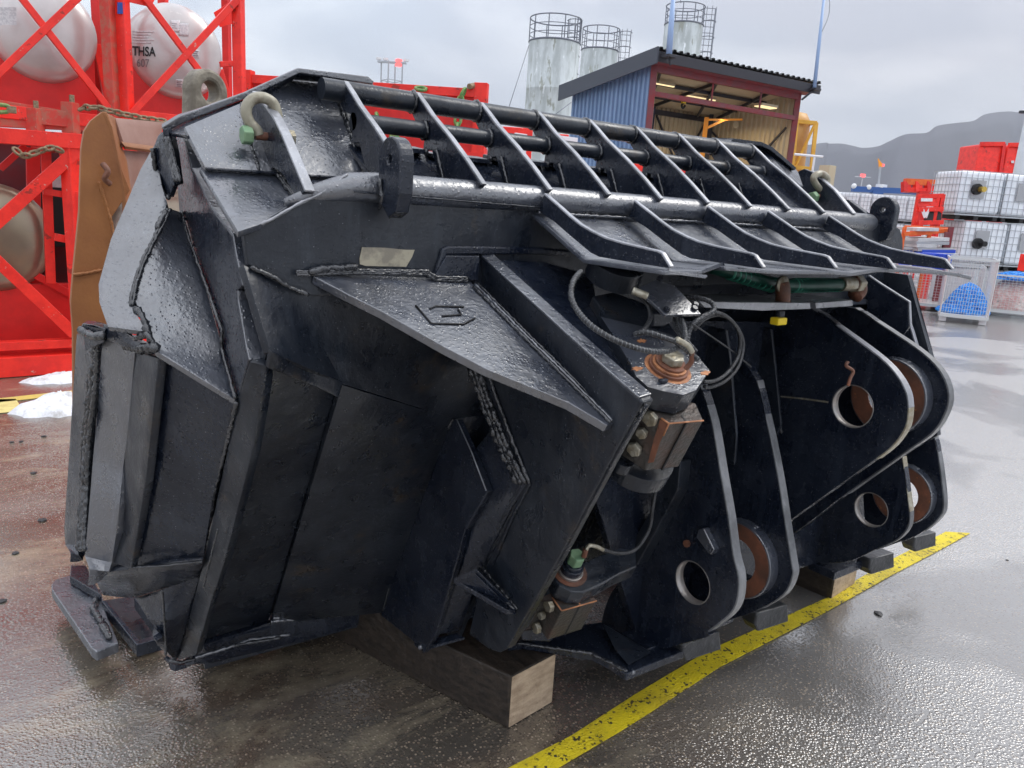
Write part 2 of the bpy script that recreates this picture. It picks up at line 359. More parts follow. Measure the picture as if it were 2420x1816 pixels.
mat('snow', (.80, .82, .86), .65, col2=(.45, .44, .43), nscale=14, lo=.48, hi=.72, bump=.7, bscale=30)
mat('road_yellow', (.78, .62, .015), .4, col2=(.52, .40, .02), nscale=5, lo=.4, hi=.65, bump=.9, bscale=130, rough2=.55)
mat('road_yellow_far', (.7, .55, .12), .45, col2=(.6, .48, .16), nscale=6, bump=.4, bscale=60)
mat('stone_dark', (.04, .04, .042), .5)
mat('mountain_rock', (.042, .042, .062), .9, col2=(.055, .055, .075), nscale=.002, sstr=(1, 1, 1))
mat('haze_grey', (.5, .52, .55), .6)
def yellow_line_mat():
    m = M['road_yellow']; nt = m.node_tree; N = nt.nodes; L = nt.links; b = N['Principled BSDF']
    tc = N.new('ShaderNodeTexCoord'); src = b.inputs['Base Color'].links[0].from_socket
    v = N.new('ShaderNodeTexVoronoi'); v.inputs['Scale'].default_value = 110; L.new(tc.outputs['Object'], v.inputs[0])
    n = N.new('ShaderNodeTexNoise'); n.inputs['Scale'].default_value = 20; n.inputs['Detail'].default_value = 8; n.inputs['Roughness'].default_value = .8; L.new(tc.outputs['Object'], n.inputs[0])
    a = N.new('ShaderNodeMath'); a.operation = 'MULTIPLY'; L.new(v.outputs['Color'], a.inputs[0]); L.new(n.outputs[0], a.inputs[1])
    r = N.new('ShaderNodeMapRange'); r.inputs[1].default_value = .385; r.inputs[2].default_value = .43; L.new(a.outputs[0], r.inputs[0])
    mx = N.new('ShaderNodeMix'); mx.data_type = 'RGBA'; mx.inputs[7].default_value = (.05, .04, .02, 1); L.new(src, mx.inputs[6]); L.new(r.outputs[0], mx.inputs[0]); L.new(mx.outputs[2], b.inputs['Base Color'])
yellow_line_mat()
def ground_mat():
    m = bpy.data.materials.new('wet_asphalt'); m.use_nodes = True; nt = m.node_tree; N = nt.nodes; L = nt.links; b = N['Principled BSDF']; b.inputs['IOR'].default_value = 2.7
    tc = N.new('ShaderNodeTexCoord'); co = tc.outputs['Object']
    def noise(s, d=5, r=.6, src=co, dist=0):
        n = N.new('ShaderNodeTexNoise'); n.inputs['Scale'].default_value = s; n.inputs['Detail'].default_value = d; n.inputs['Roughness'].default_value = r; n.inputs['Distortion'].default_value = dist; L.new(src, n.inputs[0]); return n.outputs[0]
    def rng(v, a, b_, c=0, d=1):
        r = N.new('ShaderNodeMapRange'); r.inputs[1].default_value = a; r.inputs[2].default_value = b_; r.inputs[3].default_value = c; r.inputs[4].default_value = d; L.new(v, r.inputs[0]); return r.outputs[0]
    def mix(f, a, c):
        mx = N.new('ShaderNodeMix'); mx.data_type = 'RGBA'; L.new(f, mx.inputs[0])
        for i, v in ((6, a), (7, c)):
            if isinstance(v, tuple): mx.inputs[i].default_value = (*v, 1)
            else: L.new(v, mx.inputs[i])
        return mx.outputs[2]
    def mul(a, c):
        q = N.new('ShaderNodeMath'); q.operation = 'MULTIPLY'
        for i, v in ((0, a), (1, c)):
            if isinstance(v, float): q.inputs[i].default_value = v
            else: L.new(v, q.inputs[i])
        return q.outputs[0]
    sep = N.new('ShaderNodeSeparateXYZ'); L.new(co, sep.inputs[0])
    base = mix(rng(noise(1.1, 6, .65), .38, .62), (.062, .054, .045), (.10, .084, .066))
    base = mix(rng(sep.outputs[0], 0.2, 1.3, .75, 0), base, (.22, .195, .155))  # paler toward small X: sheen of the wet film painted into the base
    light = rng(sep.outputs[0], 1.4, 3.9); base = mix(light, base, (.33, .325, .32))  # paler toward large X: sky mirrored in the wet ground, put into the colour
    # rust-brown run-off stains, strongest near the containers (small X)
    mpn = N.new('ShaderNodeMapping'); mpn.inputs['Rotation'].default_value = (0, 0, radians(-12)); mpn.inputs['Scale'].default_value = (.8, 1.5, 1); L.new(co, mpn.inputs[0])
    st = rng(noise(1.5, 8, .7, mpn.outputs[0], .6), .44, .62)
    near = rng(sep.outputs[0], .6, 2.2, 1, .03)
    base = mix(mul(st, near), base, (.125, .082, .055))
    st2 = rng(noise(2.4, 8, .72, mpn.outputs[0], .4), .50, .66); base = mix(mul(st2, near), base, (.38, .32, .22))
    v = N.new('ShaderNodeTexVoronoi'); v.inputs['Scale'].default_value = 105; v.inputs['Randomness'].default_value = 1; L.new(co, v.inputs[0])
    sv = N.new('ShaderNodeSeparateColor'); L.new(v.outputs['Color'], sv.inputs[0])
    agg = mix(sv.outputs[1], (.55, .45, .34), (.15, .11, .08))
    pres = rng(sv.outputs[0], .52, .55); shape = rng(v.outputs['Distance'], .33, .42, 1, 0)
    base = mix(mul(mul(pres, shape), .8), base, agg)
    wet = rng(noise(.42, 4, .6, co, .5), .46, .54)       # shallow water film in the low spots
    base = mix(mul(wet, .35), base, (.05, .046, .042))
    L.new(base, b.inputs['Base Color'])
    rough = mix(wet, (.25, .25, .25), (.13, .13, .13)); L.new(rough, b.inputs['Roughness'])
    hb = N.new('ShaderNodeMath'); hb.operation = 'ADD'; L.new(mul(rng(v.outputs['Distance'], 0, .6, 1, 0), 1.0), hb.inputs[0]); L.new(noise(60, 4, .6), hb.inputs[1])
    inv = rng(wet, 0, 1, .8, .22)
    bp = N.new('ShaderNodeBump'); bp.inputs['Distance'].default_value = .004; L.new(hb.outputs[0], bp.inputs['Height']); L.new(mul(inv, .8), bp.inputs['Strength'])
    L.new(bp.outputs[0], b.inputs['Normal'])
    M['ground'] = m
ground_mat()

# ================================================================ SETTING
bm = bmesh.new()
vs = [bm.verts.new(p) for p in ((-400, -400, 0), (4500, -3000, 0), (4500, 5500, 0), (-400, 5500, 0))]; bm.faces.new(vs)
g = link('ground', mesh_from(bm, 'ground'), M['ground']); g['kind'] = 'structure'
def marking(name, pts, m, label=None):
    o = prism(name, [Vector((p.x, p.y, .004)) for p in pts], (0, 0, .002), m, w=0); o['kind'] = 'structure'; return o
marking('yellow_line', [P('S', 1180, 1830, 'Z', 0), P('E', 700, 1685, 'Z', 0), P('E', 1000, 1490, 'Z', 0), P('E', 1350, 1280, 'Z', 0), P('E', 1900, 1035, 'Z', 0), P('E', 2212, 850, 'Z', 0), P('D', 1870, 1518, 'Z', 0),
        P('D', 1985, 1525, 'Z', 0), P('D', 1850, 1600, 'Z', 0), P('E', 2212, 925, 'Z', 0), P('E', 1900, 1100, 'Z', 0), P('E', 1400, 1360, 'Z', 0), P('E', 1080, 1570, 'Z', 0), P('E', 930, 1665, 'Z', 0), P('S', 1300, 1830, 'Z', 0)], M['road_yellow'])
marking('yellow_line', [P('B', -60, 293, 'Z', 0), P('B', 340, 250, 'Z', 0), P('B', 900, 190, 'Z', 0), P('B', 900, 205, 'Z', 0), P('B', 340, 268, 'Z', 0), P('B', -60, 312, 'Z', 0)], M['road_yellow_far'])
marking('yellow_marking', [P('B', -60, 292, 'Z', 0), P('B', 75, 290, 'Z', 0), P('B', 112, 345, 'Z', 0), P('B', -60, 362, 'Z', 0)], mat('pale_yellow', (.75, .68, .28), .5, col2=(.6, .5, .2), nscale=9))
def snow_patch(c, rx, ry, h, label):
    bm = bmesh.new(); n = 26; rings = 7; V = []; top = None
    random.seed(int(rx*1000))
    off = [random.uniform(.75, 1.15) for _ in range(n)]
    for j in range(rings):
        f = 1-j/rings; ring = []
        for i in range(n):
            a = 2*pi*i/n; k = f*off[i]
            ring.append(bm.verts.new(c+Vector((rx*k*cos(a), ry*k*sin(a), .004+h*(1-f**2)*random.uniform(.75, 1.1) if j else -.01))))
        V.append(ring)
    top = bm.verts.new(c+Vector((0, 0, h)))
    for j in range(rings-1):
        for i in range(n): bm.faces.new((V[j][i], V[j][(i+1) % n], V[j+1][(i+1) % n], V[j+1][i]))
    for i in range(n): bm.faces.new((V[-1][i], V[-1][(i+1) % n], top))
    o = link('snow_patch', mesh_from(bm, 'snow_patch', True), M['snow']); tag(o, label, 'snow', 'snow left on the yard'); return o
snow_patch(P('B', 285, 335, 'Z', 0), .30, .22, .12, 'heaped patch of snow on the yellow line left of the black bucket')
snow_patch(P('B', 300, 195, 'Z', 0), .30, .16, .06, 'flat patch of snow in front of the red tank frame')
# mountains
def mountains():
    ridge = [(300, 400), (700, 420), (1100, 440), (1500, 420), (1700, 380), (1930, 340), (1960, 340), (1990, 340), (2020, 346), (2040, 350), (2075, 346), (2100, 335), (2140, 318), (2190, 314), (2215, 298), (2260, 291), (2300, 286), (2330, 270), (2380, 264), (2420, 265), (2520, 250), (2700, 262), (2950, 300), (3300, 360), (3800, 440), (4600, 560)]
    bm = bmesh.new(); rows = []
    pts = [P('S', x, y, 'd', 3300+500*sin(x*.011)) for x, y in ridge]
    fine = smooth_pts(pts, 8)
    for k in range(9):
        f = k/8; row = []
        for i, p in enumerate(fine):
            q = p.copy(); out = Vector((p.x, p.y, 0)).normalized()
            h = p.z*(1-f)**1.15+(sin(i*.31+k*1.3)+sin(i*.11-k*.7))*p.z*.012*(0 < k < 8)
            q = Vector((p.x, p.y, 0))-out*(f*900)+Vector((0, 0, max(h, -2) if k < 8 else -5)); row.append(bm.verts.new(q))
        rows.append(row)
    back = [bm.verts.new(Vector((v.co.x, v.co.y, 0))*1.2+Vector((0, 0, -5))) for v in rows[0]]
    rows.insert(0, back)
    for a, b_ in zip(rows, rows[1:]):
        for i in range(len(a)-1): bm.faces.new((a[i], a[i+1], b_[i+1], b_[i]))
    o = link('mountains', mesh_from(bm, 'mountains', True), M['mountain_rock']); o['kind'] = 'structure'
mountains()

# ================================================================ THE BLACK BUCKET ATTACHMENT
BK = thing('bucket_attachment', 'large black wet-painted side-tipping loader bucket with ribs, pin lugs and hoses on timber blocks', 'bucket', (1.9, 2.0, 0))
PB, PW, PD, PE, PWD = M['paint_black'], M['paint_wet_skylit'], M['paint_dull'], M['paint_edge_lit'], M['paint_weld']
def X(t, pts, v): return PL(t, pts, 'X', v)
def Yp(t, pts, v): return PL(t, pts, 'Y', v)
def part_edge(o): return o
# --- back wall upper plate (vertical, behind the thick tube)
XR = 3.07
top = Yp('A', [(1150, 1090), (1210, 1068), (1290, 1030), (1400, 965), (1510, 915), (1560, 880), (1640, 822)], 1.61)
wall = top+[Vector((XR-.15, 1.61, 1.63)), Vector((XR, 1.61, 1.56)), Vector((XR, 1.61, 1.40))]+list(reversed(Yp('A', [(1170, 1255), (1250, 1290), (1380, 1365), (1480, 1400)], 1.61)))
prism('back_wall', wall, (0, .022, 0), PD, BK, tri=False, w=.003)
prism('torn_edge', [p+Vector((0, -.004, .0)) for p in top]+[p+Vector((0, -.002, -.006)) for p in reversed(top)], (0, .03, .0), PE, BK, w=.001)
weld([p+Vector((0, -.003, -.001)) for p in top], .0035, BK, PE)
# right hand rounded end of the back wall
prism('back_wall_end', Yp('D', [(1440, 80), (1560, 60), (1620, 62), (1655, 85), (1668, 130), (1668, 215), (1440, 200)], 1.60), (0, .02, 0), PD, BK)
# --- belly sheet and lower panels (back of the bucket)
bel_t = [P('A', 1150, 1250, 'X', .5), P('A', 1380, 1365, 'Y', 1.612), Vector((1.1, 1.612, 1.40)), Vector((XR, 1.612, 1.40))]
bel_b = [P('B', 1280, 62, 'X', .53), P('B', 1620, 215, 'Y', 1.64), P('B', 2140, 380, 'X', 1.13), Vector((XR, 1.80, .95))]
sheet('belly_sheet', [bel_t, bel_b], .02, PD, BK)
weld([P('A', 1185, 1262, 'Y', 1.60), P('A', 1300, 1315, 'Y', 1.60), P('A', 1370, 1360, 'Y', 1.60), P('A', 1460, 1395, 'Y', 1.60)], .006, BK)
pb = [P('B', 830, 1535, 'X', .5), P('B', 1275, 1350, 'Y', 2.3), P('B', 1800, 1300, 'X', 1.13), Vector((XR, 2.2, .17))]
rec = Vector((0, .03, -.012))
sheet('back_panel', [[bel_b[0]+rec, bel_b[1]+rec], [pb[0]+Vector((0, .02, 0)), pb[1]+Vector((0, .012, 0))]], .02, PD, BK)
sheet('back_panel', [[bel_b[1]+Vector((0, .004, -.004)), bel_b[2]], [pb[1], pb[2]]], .035, PD, BK)
sheet('inner_skin', [[bel_b[0]+Vector((0, .08, .02)), bel_b[1]+Vector((0, .08, .02)), bel_b[2]+Vector((0, .08, .02)), bel_b[3]+Vector((0, .08, .02))], [p+Vector((0, .06, 0)) for p in pb]], .02, PD, BK)
sheet('back_panel', [[bel_b[2], bel_b[3]], [pb[2], pb[3]]], .02, PB, BK)
# brow: lower edge of the belly sheet standing proud over the recessed panel
sheet('brow_strip', [[P('B', 1280, 60, 'X', .53)+Vector((0, -.006, .0)), P('B', 1450, 130, 'Y', 1.60), P('B', 1622, 208, 'Y', 1.63)], [P('B', 1262, 140, 'X', .53)+Vector((0, -.006, 0)), P('B', 1460, 215, 'Y', 1.61), P('B', 1600, 282, 'Y', 1.64)]], .012, PD, BK)
# floor of the bucket and foot flange with welds
prism('floor_plate', [Vector((.58, 2.32, .08)), Vector((XR, 2.2, .12)), Vector((XR, 3.2, .06)), Vector((.66, 3.2, .06))], (0, 0, .03), PD, BK)
ff = [P('B', 785, 1525, 'Z', .10), P('B', 830, 1545, 'Z', .10), P('B', 1000, 1535, 'Z', .10), P('B', 1500, 1412, 'Z', .10), P('B', 1785, 1328, 'Z', .10)]
fb = [P('B', 785, 1500, 'Y', ff[0].y+.01), P('B', 860, 1525, 'Y', ff[1].y+.04), P('B', 960, 1452, 'Y', 2.28), P('B', 1275, 1345, 'Y', 2.29), P('B', 1775, 1275, 'Y', 2.28)]
sheet('foot_flange', [fb, ff], .02, PB, BK, w=.004)
for (x0, y0, x1, y1) in ((1280, 1340, 1770, 1285), (1290, 1325, 1765, 1275), (1300, 1312, 1700, 1280)):
    weld([P('B', x0, y0, 'Y', 2.275), P('B', x1, y1, 'Y', 2.265)], .007, BK, PW)
weld([P('B', 925, 1508, 'Y', 2.27), P('B', 1080, 1462, 'Y', 2.265), P('B', 1180, 1425, 'Y', 2.26), P('B', 1370, 1400, 'Y', 2.25)], .007, BK, PW)
weld([P('B', 1110, 1450, 'Y', 2.25), P('B', 1330, 1415, 'Y', 2.24)], .006, BK)
weld([P('B', 800, 1528, 'Z', .115), P('B', 850, 1532, 'Z', .115), P('B', 925, 1515, 'Z', .12)], .006, BK)
# --- end plate (X = .5) with bright front edge
ep = X('A', [(840, 568), (862, 620), (905, 800), (1000, 985), (1098, 1110), (1112, 1200), (1145, 1352)], .5)
ep2 = X('A', [(1120, 1375), (1122, 1420), (1160, 1640)], .5)+X('B', [(1175, 105), (1122, 290)], .5)
backs = [Vector((.5, 1.80, 1.15)), Vector((.5, 2.0, 1.2)), Vector((.5, 2.1, 1.45)), Vector((.5, 2.13, 1.69))]
prism('end_plate', ep+ep2+backs, (.030, 0, 0), PB, BK, w=.004)
for a, b_, q in (((842, 566), (905, 800), .0), ((905, 800), (1000, 985), 0), ((1000, 985), (1098, 1110), 0)):
    pass
# end plate's front edge: own strip, painted-in sky light, a hair proud
def edge_strip(name, pts, dx, m, off=-.002):
    bm = bmesh.new(); n = Vector((0, off, -off*.3))
    a = [bm.verts.new(p+n) for p in pts]; b = [bm.verts.new(p+n+Vector((dx, 0, 0))) for p in pts]
    for i in range(len(a)-1): bm.faces.new((a[i], a[i+1], b[i+1], b[i]))
    o = link(name, mesh_from(bm, name), m, BK); s = o.modifiers.new('s', 'SOLIDIFY'); s.thickness = .006; s.offset = 0; bev(o, .0018); return o
edge_strip('end_plate_edge', ep, .031, PW)
edge_strip('end_plate_edge', ep2[:4], .034, PW)
# lower column (thickened corner) from the kink down to the floor corner
colL = X('B', [(1180, 112), (1120, 295), (1060, 590), (960, 1060), (900, 1290), (835, 1525)], .5)
colR = X('B', [(1262, 130), (1250, 200), (1185, 560), (1060, 1060), (1000, 1240), (925, 1500)], .53)
sheet('corner_column', [colL, colR], .03, PD, BK, w=.004)
weld([P('B', x, y, 'X', .498) for x, y in ((1118, 300), (1075, 480), (1010, 740), (960, 1010))], .006, BK)
weld([P('B', x, y, 'X', .498) for x, y in ((1030, 900), (960, 1180))], .003, BK)
# --- side wall panel, side bar (cutting edge), blade
XS = .372
pn = [[P('B', 738, 95, 'X', XS), P('B', 1112, 292, 'X', .495)], [P('B', 675, 700, 'X', .354), P('B', 1010, 740, 'X', .495)], [P('B', 610, 1088, 'X', .335), P('B', 958, 1062, 'X', .495)]]
sheet('side_panel', pn, .02, PB, BK)
sheet('side_liner', [[P('B', 440, -60, 'X', .41), P('B', 1100, 270, 'X', .52)], [P('B', 425, 1060, 'X', .385), P('B', 940, 1060, 'X', .52)]], .01, PD, BK)
weld([P('B', 612, 1085, 'X', .331), P('B', 780, 1075, 'X', .405), P('B', 900, 1060, 'X', .465), P('B', 955, 1055, 'X', .485)], .005, BK)
bar_f = [[P('B', 485, -20, 'X', .300), P('B', 638, 60, 'X', .345)], [P('B', 460, 350, 'X', .296), P('B', 605, 430, 'X', .339)], [P('B', 440, 560, 'X', .283), P('B', 580, 620, 'X', .328)], [P('B', 424, 760, 'X', .265), P('B', 565, 780, 'X', .314)], [P('B', 410, 930, 'X', .252), P('B', 548, 930, 'X', .303)], [P('B', 400, 1030, 'X', .246), P('B', 528, 1060, 'X', .297)], [P('B', 425, 1092, 'X', .248), P('B', 515, 1103, 'X', .29)]]
sheet('side_cutting_edge', bar_f, .05, PW, BK, w=.006)
bar_s = [[P('B', 640, 58, 'X', .347), P('B', 750, 95, 'X', XS-.004)], [P('B', 582, 620, 'X', .330), P('B', 690, 660, 'X', .352)], [P('B', 530, 1062, 'X', .299), P('B', 620, 1090, 'X', .333)]]
sheet('side_bar_return', bar_s, .02, PD, BK)
blade = [[P('B', 362, -20, 'X', .272), P('B', 478, -20, 'X', .298)], [P('B', 335, 400, 'X', .262), P('B', 410, 400, 'X', .288)], [P('B', 303, 900, 'X', .232), P('B', 385, 800, 'X', .262)], [P('B', 308, 975, 'X', .228), P('B', 366, 975, 'X', .25)], [P('B', 335, 1015, 'X', .23), P('B', 372, 1025, 'X', .247)]]
sheet('side_blade', [[r[0], r[0].lerp(r[1], .5), r[1]] for r in blade], .025, PB, BK, w=.006)
for dx, rr in ((0, .010), (14, .009), (-14, .009)):
    weld([P('B', 450+dx, 10, 'X', .296), P('B', 435+dx, 250, 'X', .290), P('B', 408+dx, 500, 'X', .280), P('B', 400+dx, 700, 'X', .270), P('B', 385+dx, 1005, 'X', .246)], rr, BK)
prism('blade_cap', [P('A', 365, 1575, 'X', .262), P('A', 388, 1530, 'X', .266), P('A', 440, 1538, 'X', .28), P('A', 500, 1555, 'X', .30), P('A', 490, 1620, 'X', .295), P('A', 400, 1660, 'X', .266)], (.02, .05, 0), PB, BK)
weld([P('A', 380, 1560, 'X', .262), P('A', 440, 1590, 'X', .275), P('A', 495, 1590, 'X', .292)], .010, BK)
sheet('bar_top_plate', [[P('A', 490, 1530, 'X', .30), P('A', 560, 1555, 'X', .315), P('A', 640, 1600, 'X', .345)], [P('B', 480, -5, 'X', .295), P('B', 580, 40, 'X', .32), P('B', 735, 45, 'X', .362)]], .03, PB, BK)
weld([P('A', 590, 1625, 'X', .33), P('A', 660, 1650, 'X', .345), P('A', 730, 1640, 'X', .355)], .012, BK)
weld([P('A', 640, 1600, 'X', .335), P('A', 700, 1580, 'X', .35), P('A', 735, 1640, 'X', .36)], .008, BK)
# under-brow and lower side plates
sheet('lower_bevel', [[P('B', 425, 1095, 'X', .251), P('B', 520, 1105, 'X', .294), P('B', 610, 1092, 'X', .335), P('B', 780, 1080, 'X', .408), P('B', 958, 1064, 'X', .49)],
      [P('B', 485, 1215, 'X', .345), P('B', 560, 1225, 'X', .365), P('B', 640, 1228, 'X', .388), P('B', 750, 1192, 'X', .43), P('B', 940, 1132, 'X', .51)]], .02, PB, BK)
sheet('lower_side_plate', [[P('B', 640, 1226, 'X', .392), P('B', 765, 1186, 'X', .435), P('B', 942, 1128, 'X', .512)], [P('B', 700, 1330, 'X', .40), P('B', 780, 1330, 'X', .43), P('B', 890, 1330, 'X', .50)], [P('B', 770, 1410, 'X', .425), P('B', 790, 1480, 'X', .45), P('B', 832, 1530, 'X', .50)]], .02, PB, BK)
weld([P('B', 765, 1190, 'X', .412), P('B', 775, 1300, 'X', .424), P('B', 782, 1420, 'X', .432), P('B', 785, 1500, 'X', .44)], .004, BK)
# cutting edge plates on the ground
ce = PL('B', [(243, 1160), (262, 1140), (330, 1118), (480, 1200), (500, 1290), (560, 1440), (455, 1482), (430, 1462), (262, 1215), (243, 1185)], 'Z', .115)
prism('cutting_edge', ce, (0, 0, -.035), PW, BK, w=.004)
prism('cutting_edge_block', PL('B', [(335, 1072), (405, 1072), (480, 1215), (330, 1125)], 'Z', .15), (0, 0, -.03), PB, BK)
prism('edge_floor', PL('B', [(480, 1240), (640, 1215), (790, 1400), (650, 1445)], 'Z', .065), (0, 0, -.03), PD, BK)
for pts in ([(478, 1240), (500, 1235), (668, 1432), (645, 1450)], [(645, 1450), (655, 1425), (770, 1390), (785, 1412)], [(632, 1225), (655, 1220), (785, 1395), (768, 1408)]):
    prism('wear_bar', PL('B', pts, 'Z', .135), (0, 0, -.045), PB, BK, w=.003)
weld(PL('B', [(470, 1200), (440, 1280), (480, 1340), (520, 1420)], 'Z', .122), .012, BK)
weld(PL('B', [(470, 1350), (510, 1410)], 'Z', .125), .006, BK)
# --- bright wing sheets on the left
WA, WB_, WC = P('A', 725, 705, 'X', .45), P('A', 466, 1345, 'X', .28), P('A', 640, 1450, 'X', .34)
NL = (WB_-WA).cross(WC-WA).normalized()
def LW(x, y, off=0.0):
    s_ = 1 if NL.dot(CP-WA) > 0 else -1
    return PN('A', x, y, WA+NL*s_*off, NL)
wl = [[LW(728, 690), LW(765, 880)], [LW(665, 800), LW(790, 960)], [LW(600, 955), LW(745, 1090)], [LW(525, 1130), LW(682, 1230)],
      [LW(466, 1345), LW(630, 1400)], [LW(470, 1430), LW(640, 1480)], [LW(510, 1545), LW(700, 1570)]]
sheet('wing_sheet', wl, .018, PW, BK, w=.004)
wr = [[LW(800, 985), P('A', 862, 1005, 'X', .497)], [LW(745, 1092), P('A', 900, 1150, 'X', .497)], [LW(682, 1232), P('A', 970, 1350, 'X', .497)], [LW(630, 1405), P('A', 1045, 1620, 'X', .497)], [LW(730, 1640), P('B', 1065, 130, 'X', .497)], [LW(745, 1665), P('B', 1113, 292, 'X', .495)]]
sheet('wing_sheet', wr, .016, PW, BK, w=.003)
for k in (-5, 6):
    weld([LW(x+k, y, .003) for x, y in ((800, 990), (770, 1060), (740, 1110), (680, 1230), (640, 1340), (620, 1445))], .0045, BK)
weld([LW(x, y, .003) for x, y in ((640, 1450), (680, 1510), (710, 1590))], .009, BK)
weld([LW(x, y, .004) for x, y in ((790, 1000), (760, 1050), (745, 1085))], .010, BK)
weld([P('A', 856, 1000, 'X', .495), P('A', 900, 1150, 'X', .495), P('A', 975, 1350, 'X', .495), P('A', 1048, 1560, 'X', .495)]+[P('B', 1048, 50, 'X', .495), P('B', 1112, 285, 'X', .493)], .0045, BK)
# --- half round pocket at the top of the end plate
pk = [[P('A', 722, 700, 'X', .44), P('A', 728, 800, 'X', .445), P('A', 760, 905, 'X', .455)], [P('A', 745, 640, 'X', .445), P('A', 775, 760, 'X', .452), P('A', 800, 935, 'X', .46)], [P('A', 790, 600, 'X', .455), P('A', 800, 730, 'X', .458), P('A', 822, 870, 'X', .462)]]
sheet('pocket_plate', pk, .012, PB, BK, smooth=True)
pk2 = [[P('A', 792, 610, 'X', .456), P('A', 800, 735, 'X', .46), P('A', 825, 880, 'X', .462)], [P('A', 825, 600, 'X', .485), P('A', 850, 720, 'X', .485), P('A', 870, 870, 'X', .49)]]
sheet('pocket_plate', pk2, .012, PB, BK)
for k in (0, 10, 20):
    weld([P('A', 775+k, 650, 'X', .452), P('A', 800+k, 750, 'X', .458), P('A', 832+k, 860, 'X', .462)], .005, BK)
weld([P('A', 722, 705, 'X', .438), P('A', 738, 830, 'X', .445), P('A', 765, 905, 'X', .452), P('A', 800, 940, 'X', .458)], .006, BK)
# --- top shroud: sloping sheet, cross seam, flange
SU, ST = P('A', 1240, 808, 'Y', 1.80), P('A', 1370, 385, 'Y', 2.04); NU = EX.cross(ST-SU).normalized()
SQ = P('A', 1290, 1030, 'Y', 1.625); NQ = EX.cross(SU-SQ).normalized()
def up_(x, y): return PN('A', x, y, SU, NU)
def lo_p(x, y): return PN('A', x, y, SQ, NQ)
sheet('shroud_sheet', [[up_(872, 600), up_(1178, 470), up_(1415, 352), up_(1660, 388)], [up_(970, 792), up_(1240, 808), up_(1440, 825), up_(1800, 845)]], .015, PW, BK, w=.002)
sheet('shroud_sheet', [[lo_p(950, 770)+Vector((0, .012, -.008)), lo_p(1240, 790)+Vector((0, .012, -.008)), lo_p(1440, 808)+Vector((0, .012, -.008)), lo_p(1800, 828)+Vector((0, .012, -.008))], [lo_p(1125, 1095), lo_p(1290, 1040), lo_p(1450, 950), lo_p(1790, 860)]], .015, PW, BK, w=.002)
weld([up_(975, 800), up_(1240, 815), up_(1440, 832), up_(1790, 850)], .0035, BK, PB)
weld([up_(1140, 490), up_(1165, 620), up_(1225, 805)], .005, BK); weld([up_(1575, 410), up_(1640, 600), up_(1725, 830)], .006, BK); weld([up_(1590, 410), up_(1655, 600), up_(1740, 830)], .004, BK)
weld([lo_p(1310, 825), lo_p(1410, 955)], .006, BK); weld([lo_p(1325, 815), lo_p(1425, 945)], .005, BK)
weld([P('A', 1000, 900, 'X', .56), P('A', 1110, 1080, 'X', .53)], .002, BK)
fl = [P('A', 762, 606, 'Y', 2.02), P('A', 850, 550, 'Y', 2.0), P('A', 1160, 437, 'Y', 1.98), P('A', 1410, 322, 'Y', 1.96), P('A', 1740, 362, 'Y', 1.96), P('A', 1768, 385, 'Y', 1.96)]
fl2 = [P('A', 790, 625, 'Y', 2.02), P('A', 880, 575, 'Y', 2.0), P('A', 1175, 462, 'Y', 1.98), P('A', 1418, 345, 'Y', 1.96), P('A', 1750, 396, 'Y', 1.96), P('A', 1762, 400, 'Y', 1.96)]
sheet('shroud_flange', [fl, fl2], .03, PW, BK, w=.003)
fu = [up_(880, 640), up_(900, 628), up_(1180, 505), up_(1388, 380), up_(1570, 398), up_(1770, 425)]
sheet('flange_web', [[p+Vector((0, .012, 0)) for p in fl2], fu], .01, PB, BK)
# same at the right end (seen from inside)
rf = [P('F', 1435, 688, 'Y', 1.98), P('F', 1468, 655, 'Y', 1.97), P('F', 1600, 672, 'Y', 1.96), P('F', 1650, 695, 'Y', 1.95), P('F', 1765, 795, 'Y', 1.93)]
sheet('shroud_flange', [rf, [P('F', 1445, 695, 'Y', 1.98), P('F', 1470, 675, 'Y', 1.97), P('F', 1598, 690, 'Y', 1.96), P('F', 1645, 712, 'Y', 1.95), P('F', 1755, 805, 'Y', 1.93)]], .09, PB, BK)
prism('shroud_sheet', [P('F', 1480, 680, 'Y', 2.04), P('F', 1600, 690, 'Y', 2.03), P('F', 1770, 810, 'Y', 2.0), P('F', 1880, 1000, 'Y', 1.64), P('F', 1700, 985, 'Y', 1.64)], (0, .015, .01), PB, BK, tri=True)
# --- guard ribs
RX = [.855+.2055*k for k in range(9)]
def yz(t, pts, v): return [(p.y, p.z) for p in X(t, pts, v)]
X1 = RX[2]
rib = yz('F', [(262, 488), (300, 535), (340, 590), (430, 690), (510, 790), (590, 900), (560, 930), (440, 900), (372, 850), (345, 745), (300, 745), (308, 680), (300, 625), (262, 612), (244, 575), (246, 505)], X1)
for i, x in enumerate(RX):
    prism('guard_rib', [Vector((x, y, z)) for y, z in rib], (.014, 0, 0), PB, BK, w=.002)
    e = [Vector((x+.000, y-.0015, z+.001)) for y, z in rib[:6]]
    edge_strip('rib_edge', e, .0145, PE, off=-.0005)
    if i: weld([Vector((x-.004, rib[9][0]-.03, rib[9][1]-.0)), Vector((x-.003, rib[8][0]-.05, rib[8][1]-.045))], .005, BK)
TY, TZ = P('F', 250, 525, 'X', X1-.004).y, P('F', 250, 527, 'X', X1-.004).z
tube('top_guard_tube', (.80, TY, TZ), (RX[-1], TY, TZ), .0265, PD, BK)
q = P('F', 310, 655, 'X', X1-.002)
tube('lower_guard_tube', (RX[0], q.y, q.z), (RX[-1], q.y, q.z), .0215, PD, BK)
